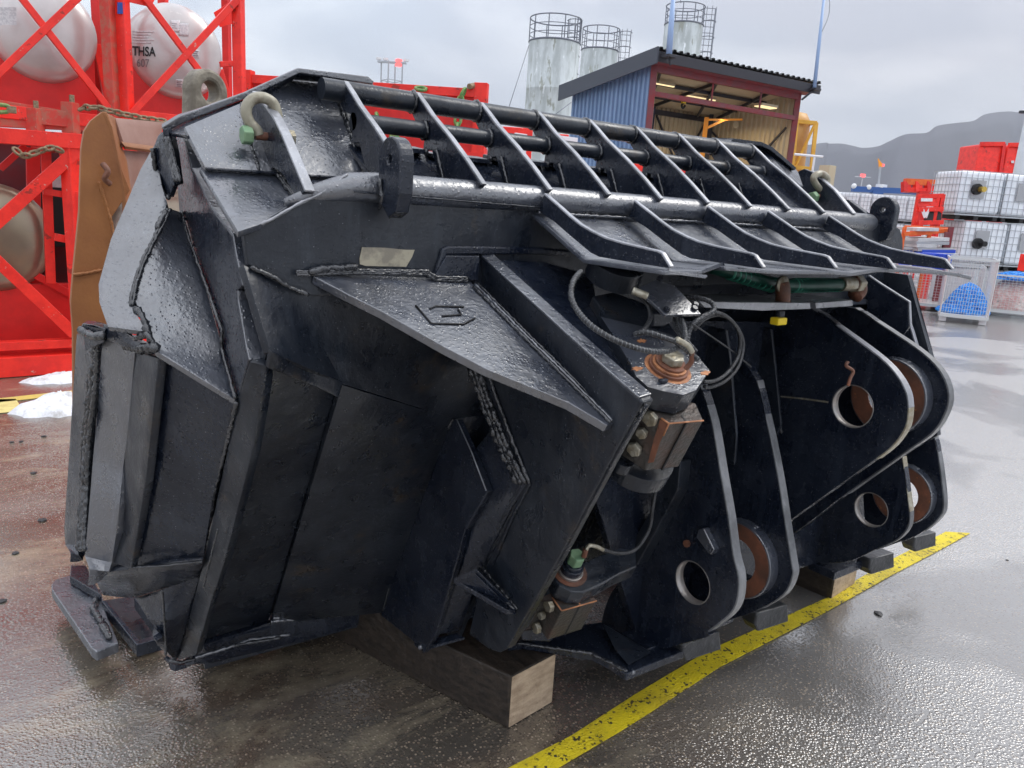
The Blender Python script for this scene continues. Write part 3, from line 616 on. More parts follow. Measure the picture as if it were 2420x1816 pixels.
for x in RX[1:]:
    for (yy, zz, rr) in ((TY, TZ, .0265), (q.y, q.z, .0215)):
        weld([Vector((x-.005, yy+rr*cos(a), zz+rr*sin(a))) for a in [2*pi*i/14 for i in range(15)]], .0055, BK)
# flat bars and the low back strip between the ribs
b0 = P('F', 50, 708, 'X', RX[1]); b1 = P('F', 375, 745, 'X', RX[2])
for i in range(8):
    pts = [Vector((RX[i]+.014, q.y-.02, b1.z+.002)), Vector((RX[i+1], q.y-.02, b1.z+.002)), Vector((RX[i+1], q.y+.05, b1.z+.012)), Vector((RX[i]+.014, q.y+.05, b1.z+.012))]
    if i == 1:
        for p in pts: p.z -= .008
    prism('flat_bar', pts, (0, 0, -.012), PB, BK, w=.002)
    weld([Vector((RX[i+1]-.006, q.y-.02, b1.z+.004)), Vector((RX[i+1]-.006, q.y-.018, b1.z-.012))], .006, BK)
prism('guard_back_strip', [Vector((RX[0], q.y+.03, b1.z)), Vector((RX[-1], q.y+.03, b1.z)), Vector((RX[-1], 1.66, 1.60)), Vector((RX[0], 1.66, 1.60))], (0, .01, -.01), PB, BK)
# shackle lugs
lugL = X('A', [(1148, 478), (1165, 445), (1190, 436), (1228, 470), (1290, 560), (1330, 640), (1440, 905), (1405, 945), (1340, 830), (1290, 795), (1235, 812), (1215, 770), (1185, 690), (1160, 600)], .63)
prism('lifting_lug', lugL, (.022, 0, 0), PB, BK, w=.003)
edge_strip('rib_edge', lugL[2:7], .0225, PE, off=-.001)
lugR = X('F', [(1770, 812), (1800, 798), (1835, 812), (1880, 848), (1940, 900), (2030, 1012), (1880, 1010), (1800, 900)], 2.72)
prism('lifting_lug', lugR, (.022, 0, 0), PB, BK, w=.003)
edge_strip('rib_edge', lugR[2:6], .0225, PE, off=-.001)
prism('end_plate', X('F', [(1950, 940), (2010, 945), (2110, 1022), (1980, 1010)], 2.86), (.03, 0, 0), PB, BK)
# --- thick tube with ears
TC = Vector((0, 1.622, 1.621)); TR = .0345
tp_ = [(.60, TC.y+.01, TC.z-.045), (.67, TC.y+.005, TC.z-.02), (.74, TC.y, TC.z-.003), (.80, TC.y, TC.z)]+[(.8+.21*i, TC.y, TC.z) for i in range(1, 10)]+[(2.88, TC.y, TC.z), (2.90, TC.y, TC.z)]
o = sweep('torque_tube', tp_, [.010, .022, .032]+[TR]*11+[TR*.8], PW, BK, n=32)
weld([Vector((.735, TC.y-TR-.002, TC.z-.012)), Vector((1.25, TC.y-TR-.001, TC.z-.02))], .002, BK, PD)
def ear(x, y, z, name='pin_ear'):
    pts = [Vector((x, y+.052*cos(a), z+.046+.052*sin(a)*1.0)) for a in [pi*i/12 for i in range(13)]]
    pts += [Vector((x, y-.050, z-.02)), Vector((x, y-.035, z-.06)), Vector((x, y+.0, z-.075)), Vector((x, y+.03, z-.05)), Vector((x, y+.048, z-.02))]
    hole = circ(Vector((x, y, z+.05)), EY, EZ, .009, 12)
    return prism(name, pts, (.034, 0, 0), PB, BK, holes=[hole], w=.004)
eL = P('A', 1838, 790, 'X', .80); ear(.80, eL.y+.0, 1.632)
eR = P('F', 2170, 1000, 'X', 2.93); ear(2.93, eR.y, 1.625)
weld([Vector((.795, 1.585, 1.64)), Vector((.80, 1.58, 1.60)), Vector((.802, 1.60, 1.575))], .006, BK)
# --- spill shield under the tube
SX = [1.253, 1.575, 1.885, 2.185, 2.535]
prof_e = yz('F', [(570, 918), (600, 945), (640, 980), (690, 1025), (740, 1065), (800, 1100), (860, 1128), (940, 1152), (1010, 1168), (1105, 1190), (1125, 1200), (1165, 1265)], SX[0])
prof_b = yz('F', [(1160, 1268), (990, 1242), (830, 1215), (790, 1195), (700, 1120), (620, 1050), (545, 1000), (560, 960)], SX[0])
shp = yz('F', [(530, 1005), (600, 1062), (700, 1152), (780, 1222), (980, 1250), (1165, 1275)], SX[0])
for i, x in enumerate(SX):
    prism('shield_rib', [Vector((x, y, z)) for y, z in prof_e+prof_b], (.012, 0, 0), PB, BK, w=.0015)
    edge_strip('rib_edge', [Vector((x, y, z)) for y, z in prof_e], .0125, PE, off=-.0005)
    weld([Vector((x+.016, y+.0, z+.006)) for y, z in reversed(prof_b[2:-1])], .003, BK)
def shrow(x, k=0, lift=0, tongue=0):
    r = []
    for j, (y, z) in enumerate(shp):
        r.append(Vector((x, y-(tongue if j == len(shp)-1 else 0), z-.002+(lift if j == len(shp)-1 else 0))))
    return r
xs = [SX[0]-.012, SX[0]+.1, SX[0]+.2, SX[1]-.02]
ro = [shrow(xs[0]), shrow(xs[1], 0, .000, .0), shrow(xs[2], 0, .006, -.05), shrow(xs[3], 0, .012, -.10)]
sheet('shield_plate', [[ro[i][j] for i in range(4)] for j in range(6)], .010, PW, BK, w=.0015)
prism('torn_tongue', [ro[0][5]+Vector((.01, 0, 0)), P('F', 1345, 1300, 'Y', ro[0][5].y-.01), P('F', 1335, 1310, 'Y', ro[0][5].y-.01), P('F', 1170, 1285, 'Y', ro[0][5].y), P('F', 1150, 1215, 'Y', ro[0][4].y)], (0, 0, -.004), PW, BK, w=.001)
xs2 = [SX[1]-.06, SX[1]+.1, SX[2], SX[2]+.12, SX[3]-.04, SX[3]+.1, SX[4]+.02, SX[4]+.11]
ro2 = []
for i, x in enumerate(xs2):
    ro2.append(shrow(x, 0, [.004, -.002, 0, -.006, .004, .006, -.004, -.016][i], [-.06, -.03, -.01, -.02, -.03, 0, .01, .015][i]))
sheet('shield_plate', [[r[j] for r in ro2] for j in range(6)], .010, PW, BK, w=.0015)
weld([Vector((1.25, 1.592, 1.588)), Vector((2.75, 1.592, 1.590))], .004, BK, PW)
# ---------------- hinge side plate A, web, box stiffener
NA = Vector((1, 0, .12)).normalized(); PA0 = Vector((1.09, 1.61, 1.475))
def A_(t, pts, off=0.0): return [PN(t, x, y, PA0+NA*off, NA) for x, y in pts]
plA = A_('C', [(870, 212), (1000, 330), (1100, 420), (1280, 585), (1470, 755), (1620, 885), (1637, 905), (1510, 1130), (1240, 1640)])+A_('E', [(440, 1195), (395, 1270), (360, 1287), (310, 1270), (215, 1200), (285, 900), (430, 600)])+A_('C', [(1070, 1270), (960, 1020), (870, 830), (840, 700), (845, 450), (862, 300)])
prism('hinge_side_plate', plA, NA*.034, PD, BK, w=.005)
edgeA = A_('C', [(872, 210), (1000, 328), (1100, 418), (1280, 583), (1470, 753), (1620, 883)], -.001)
bm = bmesh.new(); a = [bm.verts.new(p) for p in edgeA]; b_ = [bm.verts.new(p+NA*.036) for p in edgeA]
for i in range(5): bm.faces.new((a[i], a[i+1], b_[i+1], b_[i]))
o = link('plate_edge', mesh_from(bm, 'plate_edge'), PW, BK); s = o.modifiers.new('s', 'SOLIDIFY'); s.thickness = .006; s.offset = 0; bev(o, .002)
edgeF = A_('C', [(1640, 920), (1512, 1132), (1380, 1380), (1240, 1642)], -.001)+A_('E', [(545, 1000), (442, 1195)], -.001)
weld([p+NA*.01 for p in edgeF], .0035, BK, PD)
# web plate (near-horizontal triangle) resting against plate A
W0 = P('C', 60, 305, 'Y', 1.60); W1 = P('C', 820, 322, 'Y', 1.61); W2 = A_('C', [(1500, 1005)])[0]
NW = (W1-W0).cross(W2-W0).normalized(); NW = NW if NW.z > 0 else -NW
web = [PN('C', x, y, W0, NW) for x, y in ((80, 305), (300, 300), (620, 292), (650, 325), (820, 325), (900, 420), (1100, 610), (1300, 810), (1505, 1000), (1470, 1010), (1290, 905), (900, 745), (700, 640), (400, 470), (230, 385))]
prism('web_plate', web, -NW*.020, PW, BK, w=.002)
for k in (-9, 0, 9): weld([PN('C', x+k, y-k*.8, W0+NW*.004, NW) for x, y in ((845, 345), (930, 430), (1100, 600), (1300, 795), (1495, 990))], .0045, BK, PWD if k else PW)
for k in (0, 8, -8): weld([P('C', x, y+k, 'Y', 1.596) for x, y in ((0, 292), (100, 290), (300, 285), (620, 290), (660, 318), (815, 322))], .004, BK)
weld([P('C', 60, 288, 'Y', 1.595), P('C', 150, 268, 'Y', 1.595), P('C', 290, 262, 'Y', 1.595)], .008, BK)
# raised emblem of weld strokes on the web plate (hexagonal outline with a bar)
for pts in ([(565, 445), (640, 530), (790, 533), (845, 505)], [(632, 460), (660, 448), (792, 452)], [(765, 462), (780, 488), (690, 495)]):
    w_ = [PN('C', x, y, W0+NW*.002, NW) for x, y in pts]
    sweep('emblem_stroke', w_, .0022, M['plastic_black'], BK, n=6)
# raised frame on the back wall behind plate A
rb = Yp('C', [(680, 215), (690, 175), (720, 163), (900, 165), (1160, 172), (1300, 185), (1300, 215), (1140, 205), (900, 205), (715, 208), (680, 300), (650, 310)], 1.60)
prism('wall_stiffener', rb, (0, .02, 0), PB, BK, w=.005)
prism('wall_box', [P('C', 710, 208, 'Y', 1.595), P('C', 870, 210, 'Y', 1.595), P('C', 860, 330, 'Y', 1.595), P('C', 650, 312, 'Y', 1.595)], (0, .03, 0), PB, BK)
# sloping box top to the right of plate A
bt = [[P('C', 925, 225, 'Y', 1.585), P('C', 1180, 240, 'Y', 1.585), P('C', 1400, 300, 'Y', 1.58)], [PN('C', 1110, 385, PA0+NA*.036, NA), P('C', 1260, 400, 'Y', 1.46), P('C', 1420, 430, 'Y', 1.45)], [PN('C', 1350, 610, PA0+NA*.036, NA), P('C', 1390, 560, 'Y', 1.33), P('C', 1500, 600, 'Y', 1.34)], [PN('C', 1630, 870, PA0+NA*.036, NA), P('C', 1660, 850, 'Y', 1.17), P('C', 1690, 860, 'Y', 1.18)]]
sheet('box_top', bt, .015, PB, BK)
# old sticker on the back wall
stk = Yp('C', [(300, 225), (312, 170), (420, 172), (520, 182), (560, 182), (548, 215), (520, 262), (330, 258), (302, 250)], 1.607)
prism('old_label', stk, (0, .002, 0), M['old_sticker'], BK, w=0)
# box stiffener G
XG = 1.13
GP = X('B', [(2138, 382)], XG)+X('C', [(760, 985), (830, 1140), (905, 1325), (805, 1500)], XG)+X('E', [(200, 700), (135, 940), (60, 1200), (0, 1290)], XG)+X('B', [(1980, 1455), (1800, 1310), (1850, 1000), (1960, 750)], XG)
prism('box_stiffener', GP, (.02, 0, 0), PB, BK, w=.003)
weld([P('B', 2140, 382, 'X', XG-.002), P('B', 2100, 460, 'X', XG-.002), P('B', 1980, 720, 'X', XG-.002), P('B', 1900, 950, 'X', XG-.002), P('B', 1810, 1290, 'X', XG-.002)], .004, BK)
sweep('plate_edge', X('C', [(760, 985), (830, 1140), (898, 1320)], XG-.001), .0018, PE, BK, n=6)
gw = [A_('C', [(960, 980)], -.002)[0], A_('C', [(1090, 1290)], -.002)[0], A_('E', [(420, 600)], -.002)[0], A_('E', [(270, 900)], -.002)[0], A_('E', [(180, 1180)], -.002)[0]]
gg = [P('C', 832, 1140, 'X', XG+.02), P('C', 910, 1325, 'X', XG+.02), P('E', 205, 700, 'X', XG+.02), P('E', 140, 940, 'X', XG+.02), P('E', 80, 1200, 'X', XG+.02)]
sheet('box_stiffener_face', [gg, gw], .012, PB, BK)
for k, rr in ((-26, .011), (-8, .010), (10, .010)):
    weld(A_('C', [(852+k, 745), (905+k, 900), (985+k, 1100), (1075+k, 1285)], -.004), rr, BK)
weld(A_('C', [(905, 760), (955, 900), (1030, 1100), (1105, 1290)], -.004), .006, BK)
for k in (0, -45): weld(A_('E', [(505+k, 490), (420+k, 650), (330+k, 870)], -.003), .005, BK, PD)
# small gusset low on plate A
gs = PL('E', [(140, 935), (235, 890), (285, 885), (450, 1075), (440, 1085), (400, 1080)], 'Z', .55)
g0 = A_('E', [(280, 885), (445, 1080)], -.002)
small = [P('E', 145, 935, 'X', 1.10), P('E', 250, 888, 'X', 1.12), g0[0], g0[1], P('E', 395, 1082, 'X', 1.16)]
prism('gusset', small, (0, .0, -.016), PB, BK, tri=True)
weld([g0[0], g0[1]], .008, BK); weld([g0[0]+Vector((-.012, 0, .002)), g0[1]+Vector((-.012, 0, .002))], .006, BK)
prism('box_foot', [P('B', 1990, 1462, 'X', XG), P('E', 200, 1215, 'X', 1.2), P('E', 195, 1225, 'X', 1.2), P('B', 2000, 1480, 'X', XG)], (0, .05, -.01), PB, BK, w=.002)
weld([P('B', 1985, 1455, 'X', XG-.004), P('B', 1990, 1470, 'X', XG-.004)], .012, BK, PW)
# right hand side plate of the bucket (silhouette behind the ears)
prism('right_side_plate', [P('D', 1450, 270, 'X', 3.04), P('D', 1690, 300, 'X', 3.04), P('D', 1735, 480, 'X', 3.04), P('D', 1802, 705, 'X', 3.04), P('D', 1830, 1060, 'X', 3.04), Vector((3.04, 1.95, .2)), Vector((3.04, 2.3, .2)), Vector((3.04, 2.2, 1.5))], (.03, 0, 0), PD, BK, tri=True)
prism('far_side_plate', [Vector((3.07, 1.62, 1.5)), Vector((3.07, 2.0, 1.6)), Vector((3.07, 2.8, 1.2)), Vector((3.07, 3.2, .1)), Vector((3.07, 2.2, .16)), Vector((3.07, 1.8, .95))], (.03, 0, 0), PD, BK)
# inner bucket curve (front of the bowl, seen only from other positions)
sheet('bowl_sheet', [[Vector((.53, 1.66, 1.55)), Vector((3.05, 1.66, 1.55))], [Vector((.53, 1.64, 1.3)), Vector((3.05, 1.66, 1.3))]], .01, PD, BK)

# ---------------- coupler frame with ears
CF = BK
frame_back = [Vector((1.80, 1.60, .22)), Vector((3.2, 1.60, .22)), Vector((3.2, 1.60, 1.22)), Vector((1.55, 1.60, 1.30)), Vector((1.55, 1.60, .75))]
prism('frame_back_plate', frame_back, (0, .03, 0), PB, CF)
def hole(t, x, y, Xv, r, n=36): return circ(P(t, x, y, 'X', Xv), EY, EZ, r, n)
def loop_s(p, k=4):
    n = len(p); q = [p[-1]]+list(p)+[p[0], p[1]]; sm = smooth_pts(q, k); return sm[k:k*(n+1)]
def ear_plate(name, t, pts, Xv, th, hc=None, hr=.07, mat_=None):
    o_ = loop_s(X(t, pts, Xv))
    hs = [circ(hc, EY, EZ, hr, 36)] if hc is not None else []
    return prism(name, o_, (th, 0, 0), mat_ or PB, CF, holes=hs, w=.0025)
def rim(x0, c, r, m, dx=.03):
    bm = bmesh.new(); n = 36
    for a, b_, r0, r1 in ((x0, x0+dx, r, r-.0035),):
        A1 = [bm.verts.new(Vector((a, c.y+r*cos(2*pi*i/n), c.z+r*sin(2*pi*i/n)))) for i in range(n)]
        B1 = [bm.verts.new(Vector((b_, c.y+r*cos(2*pi*i/n), c.z+r*sin(2*pi*i/n)))) for i in range(n)]
        A2 = [bm.verts.new(Vector((a, c.y+r1*cos(2*pi*i/n), c.z+r1*sin(2*pi*i/n)))) for i in range(n)]
        B2 = [bm.verts.new(Vector((b_, c.y+r1*cos(2*pi*i/n), c.z+r1*sin(2*pi*i/n)))) for i in range(n)]
        for i in range(n):
            j = (i+1) % n
            bm.faces.new((A2[i], A2[j], B2[j], B2[i])); bm.faces.new((A1[i], A1[j], A2[j], A2[i])); bm.faces.new((B1[i], B1[j], B2[j], B2[i])); bm.faces.new((A1[i], A1[j], B1[j], B1[i]))
    return link('bore_lining', mesh_from(bm, 'bore', True), m, CF)
def boss(x, c, R, r, L, name='pin_boss'):
    """boss ring standing on the -X side of a plate: black drum, rusty worn face"""
    bm = bmesh.new(); add_prism(bm, [circ(Vector((x-L, c.y, c.z)), EY, EZ, R, 44), circ(Vector((x-L, c.y, c.z)), EY, EZ, r, 36)], (L, 0, 0))
    o = link(name, mesh_from(bm, name), PW, CF); bev(o, .003)
    bm = bmesh.new(); add_prism(bm, [circ(Vector((x-L-.0015, c.y, c.z)), EY, EZ, R*.955, 44), circ(Vector((x-L-.0015, c.y, c.z)), EY, EZ, r*.99, 36)], (.004, 0, 0))
    f = link('boss_face', mesh_from(bm, 'bf'), M['rust'], CF)
    for k in (.25, .75):
        weld([Vector((x-L*k*.6-.005, c.y+R*1.0*cos(a), c.z+R*sin(a))) for a in [-.3+2.2*i/10 for i in range(11)]], .004, CF, PW)
XP = dict(P1=1.80, P2=2.05, P3=2.34, P4=2.60, P5=2.85, P6=3.10)
h1 = P('E', 1272, 955, 'X', XP['P1']); h3 = P('D', 1428, 922, 'X', XP['P3']); h5 = P('D', 1516, 1411, 'X', XP['P5'])
ear_plate('lower_ear_plate', 'E', [(1190, -20), (1305, 20), (1362, 200), (1405, 450), (1440, 650), (1462, 820), (1488, 930), (1480, 1040), (1440, 1110), (1345, 1185), (1335, 1215), (1075, 1290), (960, 1378), (850, 1300), (840, 1160), (890, 1000), (1010, 870), (1070, 760), (1200, 520), (1216, 380), (1190, 200)], XP['P1'], .034, h1, .069)
rim(XP['P1']+.001, h1, .069, M['worn_steel'], .032)
ear_plate('lower_ear_plate', 'E', [(1460, -60), (1575, 0), (1640, 280), (1682, 500), (1712, 700), (1738, 860), (1742, 925), (1700, 1010), (1600, 1075), (1480, 1120), (1300, 1150), (1200, 900), (1300, 400)], XP['P2'], .032, Vector((XP['P2'], h1.y-.004, h1.z+.03)), .070)
boss(XP['P2'], Vector((0, h1.y-.004, h1.z+.03)), .128, .074, .045)
ear_plate('lower_ear_plate', 'D', [(1560, 1000), (1662, 1160), (1698, 1420), (1690, 1490), (1640, 1550), (1540, 1598), (1380, 1660), (1140, 1640), (1120, 1500), (1300, 1200)], XP['P5'], .03, h5, .069)
rim(XP['P5']+.001, h5, .069, M['worn_steel'], .028)
ear_plate('lower_ear_plate', 'D', [(1700, 1000), (1812, 1060), (1840, 1200), (1858, 1385), (1835, 1450), (1770, 1510), (1660, 1560), (1500, 1560), (1500, 1100)], XP['P6'], .032, Vector((XP['P6'], h5.y-.008, h5.z+.03)), .066)
boss(XP['P6'], Vector((0, h5.y-.008, h5.z+.03)), .122, .070, .045)
ear_plate('upper_ear_plate', 'D', [(1240, 462), (1400, 575), (1560, 695), (1640, 780), (1682, 860), (1692, 930), (1678, 1020), (1620, 1105), (1540, 1170), (1380, 1285), (1128, 1465), (1090, 1500), (1040, 1200), (960, 700), (900, 520), (960, 440)], XP['P3'], .032, h3, .071)
rim(XP['P3']+.001, h3, .071, M['worn_steel'], .03)
ear_plate('upper_ear_plate', 'D', [(1438, 458), (1600, 562), (1760, 672), (1850, 770), (1882, 870), (1862, 960), (1800, 1050), (1660, 1150), (1400, 1335), (1140, 1530), (1100, 1500), (1200, 800), (1300, 500)], XP['P4'], .034, Vector((XP['P4'], h3.y, h3.z+.012)), .062)
boss(XP['P4'], Vector((0, h3.y, h3.z+.012)), .132, .066, .050)
# front edges of the ear plates, highlights painted in as paler strips
def ear_edge(t, pts, Xv, th, m):
    p_ = smooth_pts(X(t, pts, Xv), 4); edge_strip('ear_edge', p_, th, m, off=-.0008)
PE2 = paint('paint_edge_dull', (.05, .054, .062), (.16, .165, .175), .42, .62, .3, .5, 1.7, drops=.1)
ear_edge('E', [(1305, 20), (1362, 200), (1405, 450), (1440, 650), (1462, 820), (1488, 930), (1480, 1040), (1440, 1110), (1345, 1185)], XP['P1'], .0345, PE2)
ear_edge('E', [(1575, 0), (1640, 280), (1682, 500), (1712, 700), (1738, 860), (1742, 925), (1700, 1010), (1600, 1075)], XP['P2'], .0325, PE2)
ear_edge('D', [(1240, 462), (1400, 575), (1560, 695), (1640, 780), (1682, 860), (1692, 930)], XP['P3'], .0325, PE)
ear_edge('D', [(1692, 930), (1678, 1020), (1620, 1105), (1540, 1170)], XP['P3'], .0325, M['zinc'])
ear_edge('D', [(1438, 458), (1600, 562), (1760, 672), (1850, 770), (1882, 870), (1862, 960), (1800, 1050), (1660, 1150), (1400, 1335)], XP['P4'], .0345, PE2)
ear_edge('D', [(1662, 1160), (1698, 1420)], XP['P5'], .0305, M['zinc'])
ear_edge('D', [(1698, 1420), (1690, 1490), (1640, 1550), (1540, 1598)], XP['P5'], .0305, PE2)
ear_edge('D', [(1812, 1060), (1840, 1200), (1858, 1385), (1835, 1450), (1770, 1510)], XP['P6'], .0325, PE2)
# near-left web edge plate (hexagonal edge behind the lower lug)
prism('frame_web', X('E', [(1185, 380), (1150, 480), (1060, 640), (980, 780), (960, 880), (1012, 872), (1072, 762), (1202, 522), (1216, 382)], XP['P1']-.05), (.05, 0, 0), PD, CF)
prism('frame_web', X('D', [(740, 540), (830, 560), (850, 700), (880, 1060), (870, 1200), (780, 1200), (735, 760)], 1.98), (.012, 0, 0), PD, CF)
prism('frame_web', X('D', [(960, 520), (1045, 560), (1060, 700), (1090, 1010), (1070, 1060), (1000, 900)], 2.28), (.012, 0, 0), PD, CF)
weld(X('D', [(1045, 585), (1060, 760), (1075, 900), (1092, 1050)], XP['P3']-.005), .006, CF)
weld(X('D', [(830, 560), (850, 800), (875, 1060)], 2.03), .006, CF)
# base plate and its bent nose, pads
bp_ = PL('E', [(400, 1245), (470, 1235), (600, 1255), (800, 1290), (880, 1330), (960, 1385), (1100, 1330), (1345, 1235), (1345, 1185), (1075, 1270), (850, 1140), (600, 1170)], 'Z', .215)
prism('base_plate', bp_, (0, .0, -.028), PB, CF, w=.004, tri=False)
weld([P('E', x, y, 'Z', .216) for x, y in ((450, 1240), (600, 1262), (800, 1290), (900, 1340), (965, 1375))], .007, CF)
weld([P('E', x, y, 'Z', .205) for x, y in ((900, 1350), (960, 1385), (1000, 1378))], .010, CF, PW)
prism('base_gusset', [P('E', 850, 1150, 'X', 1.70), P('E', 1078, 1285, 'Z', .23), P('E', 970, 1345, 'Z', .225), P('E', 905, 1270, 'Z', .24)], (.01, .01, -.006), PD, CF, tri=True)
for xa, xb in ((1.75, 2.2), (2.84, 3.12)): prism('frame_bottom_bar', [Vector((xa, 1.50, .19)), Vector((xb, 1.50, .19)), Vector((xb, 1.62, .19)), Vector((xa, 1.62, .19))], (0, 0, .035), PB, CF)
def pad(cx_, cy_, t):
    c = P(t, cx_, cy_, 'Z', .215)
    prism('stop_pad', [c+Vector((-.09, -.03, .035)), c+Vector((.07, -.05, .035)), c+Vector((.08, -.04, .0)), c+Vector((.085, -.055, -.035)), c+Vector((-.07, -.035, -.04)), c+Vector((-.09, -.03, -.01))], (0, .06, .0), M['pad_grey'], CF, w=.006)
mat('pad_grey', (.022, .024, .027), .35, col2=(.05, .052, .056), nscale=12, bump=.4, bscale=50)
pad(1280, 1225, 'E'); pad(1610, 1095, 'E'); pad(2130, 845, 'E'); c = pad(1735, 1545, 'D')
weld([P('E', 1215, 1250, 'Z', .25), P('E', 1300, 1205, 'Z', .255), P('E', 1340, 1195, 'Z', .25)], .012, CF, M['pad_grey'])
# top bars of the frame
tb = Yp('D', [(705, 425), (900, 430), (1230, 432), (1232, 462), (1000, 470), (730, 455)], 1.36)
prism('frame_top_bar', tb, (0, .20, .0), PE, CF, w=.002)
prism('frame_top_bar', Yp('D', [(1255, 432), (1430, 420), (1432, 448), (1258, 460)], 1.36), (0, .20, 0), PE, CF, w=.002)
prism('frame_top_plate', [P('D', 1440, 400, 'Z', 1.27), P('D', 1640, 460, 'Z', 1.24), P('D', 1690, 430, 'Z', 1.27), Vector((3.2, 1.60, 1.33)), Vector((2.5, 1.60, 1.33))], (0, 0, -.02), PW, CF, tri=True)
prism('frame_box', [P('D', 1490, 470, 'X', 2.95), P('D', 1560, 465, 'X', 2.95), P('D', 1560, 560, 'X', 2.95), P('D', 1500, 550, 'X', 2.95)], (.12, 0, 0), PE, CF, tri=True)
prism('frame_side_rib', X('D', [(1480, 290), (1560, 345), (1692, 428), (1697, 545), (1660, 600), (1500, 500)], 2.92), (.014, 0, 0), PB, CF)
edge_strip('rib_edge', X('D', [(1480, 290), (1560, 345), (1692, 428), (1697, 545)], 2.92), .0145, PE)
prism('frame_side_rib', X('D', [(1600, 440), (1680, 490), (1705, 560), (1730, 650), (1720, 690), (1600, 600)], 3.0), (.02, 0, 0), PB, CF)
edge_strip('rib_edge', X('D', [(1620, 450), (1678, 490), (1703, 560), (1730, 650)], 3.0), .0205, PE)

# ---------------- hinge lugs, pins, clamp blocks
AX = Vector((-.08, -.44, .89)).normalized()
U0 = P('C', 1755, 745, 'Y', 1.16)
def HP(t, pts, p0, off=0): return [PN(t, x, y, p0+AX*off, AX) for x, y in pts]
lug = HP('C', [(1400, 400), (1440, 455), (1500, 590), (1580, 720), (1605, 780), (1660, 830), (1740, 852), (1830, 868), (1890, 845), (1952, 752), (1900, 690), (1830, 610), (1740, 500), (1640, 430), (1500, 380)], U0)
prism('hinge_lug', lug, -AX*.058, PD, CF, w=.004)
lug_t = HP('C', [(1440, 500), (1500, 590), (1580, 720), (1605, 780), (1660, 830), (1740, 852), (1830, 868), (1890, 845), (1952, 752), (1900, 690), (1830, 610), (1700, 560)], U0, .001)
prism('lug_face', [p for p in lug_t], AX*.001, PW, CF, w=0)
e1 = AX.cross(EX).normalized(); e2 = AX.cross(e1)
def disc(name, c, r, h, m, n=40, w=.0015): return prism(name, circ(c, e1, e2, r, n), AX*h, m, CF, w=w)
disc('rust_ring', U0+AX*.0015, .056, .001, M['rust_bright'], w=0)
disc('pin_washer', U0+AX*.002, .047, .008, M['rust'])
disc('pin_washer', U0+AX*.010, .041, .006, M['rust_bright'])
disc('pin_cap', U0+AX*.016, .036, .006, M['rust'])
hexbolt('pin_bolt', U0+AX*.022, AX, .027, .020, M['zinc'], CF)
box('keeper_tab', HP('C', [(1735, 800)], U0, .006)[0], .024, .012, .010, PB, CF)
for x, y in ((1615, 745), (1935, 765), (1630, 612)):
    c = HP('C', [(x, y)], U0, .0025)[0]
    pts = [c+e1*(.007*(1+random.uniform(-.5, .5))*cos(a))+e2*(.014*(1+random.uniform(-.5, .5))*sin(a)) for a in [2*pi*i/17 for i in range(17)]]
    prism('rust_patch', pts, AX*.0006, M['rust_bright'], CF, w=0)
# lug under the block (bucket side)
disc('hinge_lug', P('C', 1620, 1175, 'Y', 1.26)-AX*.03, .085, .045, PD)
disc('hinge_lug_end', P('C', 1545, 1185, 'Y', 1.235)-AX*.02, .026, .03, PD)
# clamp block 1
def block(t, tp_, U, L, bolts, split):
    pts = HP(t, tp_, U)
    prism('clamp_block', pts, -AX*L, M['rusty_block'], CF, w=.003)
    if split:
        a = HP(t, split, U, .0008); d = (a[1]-a[0]).normalized()*.002; nn = AX.cross(d).normalized()*.0018
        prism('split_line', [a[0]-nn, a[1]-nn, a[1]+nn, a[0]+nn], -AX*(L+.001), M['ink'], CF, w=0)
UB = U0-AX*.062
tp1 = [(1640, 925), (1762, 1002), (1925, 988), (1888, 905), (1750, 880)]
block('C', tp1, UB, .150, None, [(1820, 960), (1848, 1000)])
q0, q1 = HP('C', [(1640, 925), (1762, 1002)], UB); NF = (q1-q0).cross(AX).normalized(); NF = NF if NF.dot(CP-q0) > 0 else -NF
for x, y in ((1680, 975), (1640, 1042), (1605, 1118)):
    hexbolt('clamp_bolt', PN('C', x, y, q0+NF*.001, NF), NF, .0185 if y != 1042 else .014, .014, M['zinc'], CF)
p_ = [PN('C', x, y, q0+NF*.0015, NF) for x, y in ((1720, 985), (1762, 1003), (1720, 1090), (1690, 1185), (1662, 1190), (1690, 1080))]
prism('rust_patch', p_, NF*.0006, M['rust'], CF, w=0)
for a, b_ in (((1725, 978), (1762, 1003)), ((1762, 1003), (1925, 989)), ((1762, 1003), (1735, 1060))):
    A1, B1 = HP('C', [a, b_], UB, .001) if a[1] < 1003 or b_[0] == 1925 else [PN('C', *a, q0+NF*.002, NF), PN('C', *b_, q0+NF*.002, NF)]
    sweep('rust_streak', [A1, B1], .0022, M['rust_bright'], CF, n=6)
# lower hinge
L0 = P('E', 692, 905, 'Y', 1.50)
lugl = HP('E', [(612, 925), (640, 970), (700, 1000), (760, 1002), (840, 965), (930, 915), (1012, 880), (1005, 800), (930, 790), (820, 830), (780, 850), (740, 860), (650, 870), (615, 895)], L0)
prism('hinge_lug', lugl, -AX*.055, PD, CF, w=.005)
disc('rust_ring', L0+AX*.001, .052, .0015, M['rust'], w=0)
disc('pin_washer', L0+AX*.002, .038, .010, M['worn_steel']); disc('pin_washer', L0+AX*.012, .033, .020, PB); disc('pin_cap', L0+AX*.032, .027, .012, PB)
hexbolt('pin_bolt', L0+AX*.044, AX, .024, .035, M['zinc_green'], CF)
UL = L0-AX*.058
tp2 = [(560, 1030), (600, 1010), (655, 1088), (820, 1040), (800, 1010), (700, 990)]
block('E', tp2, UL, .145, None, [(730, 1040), (742, 1065)])
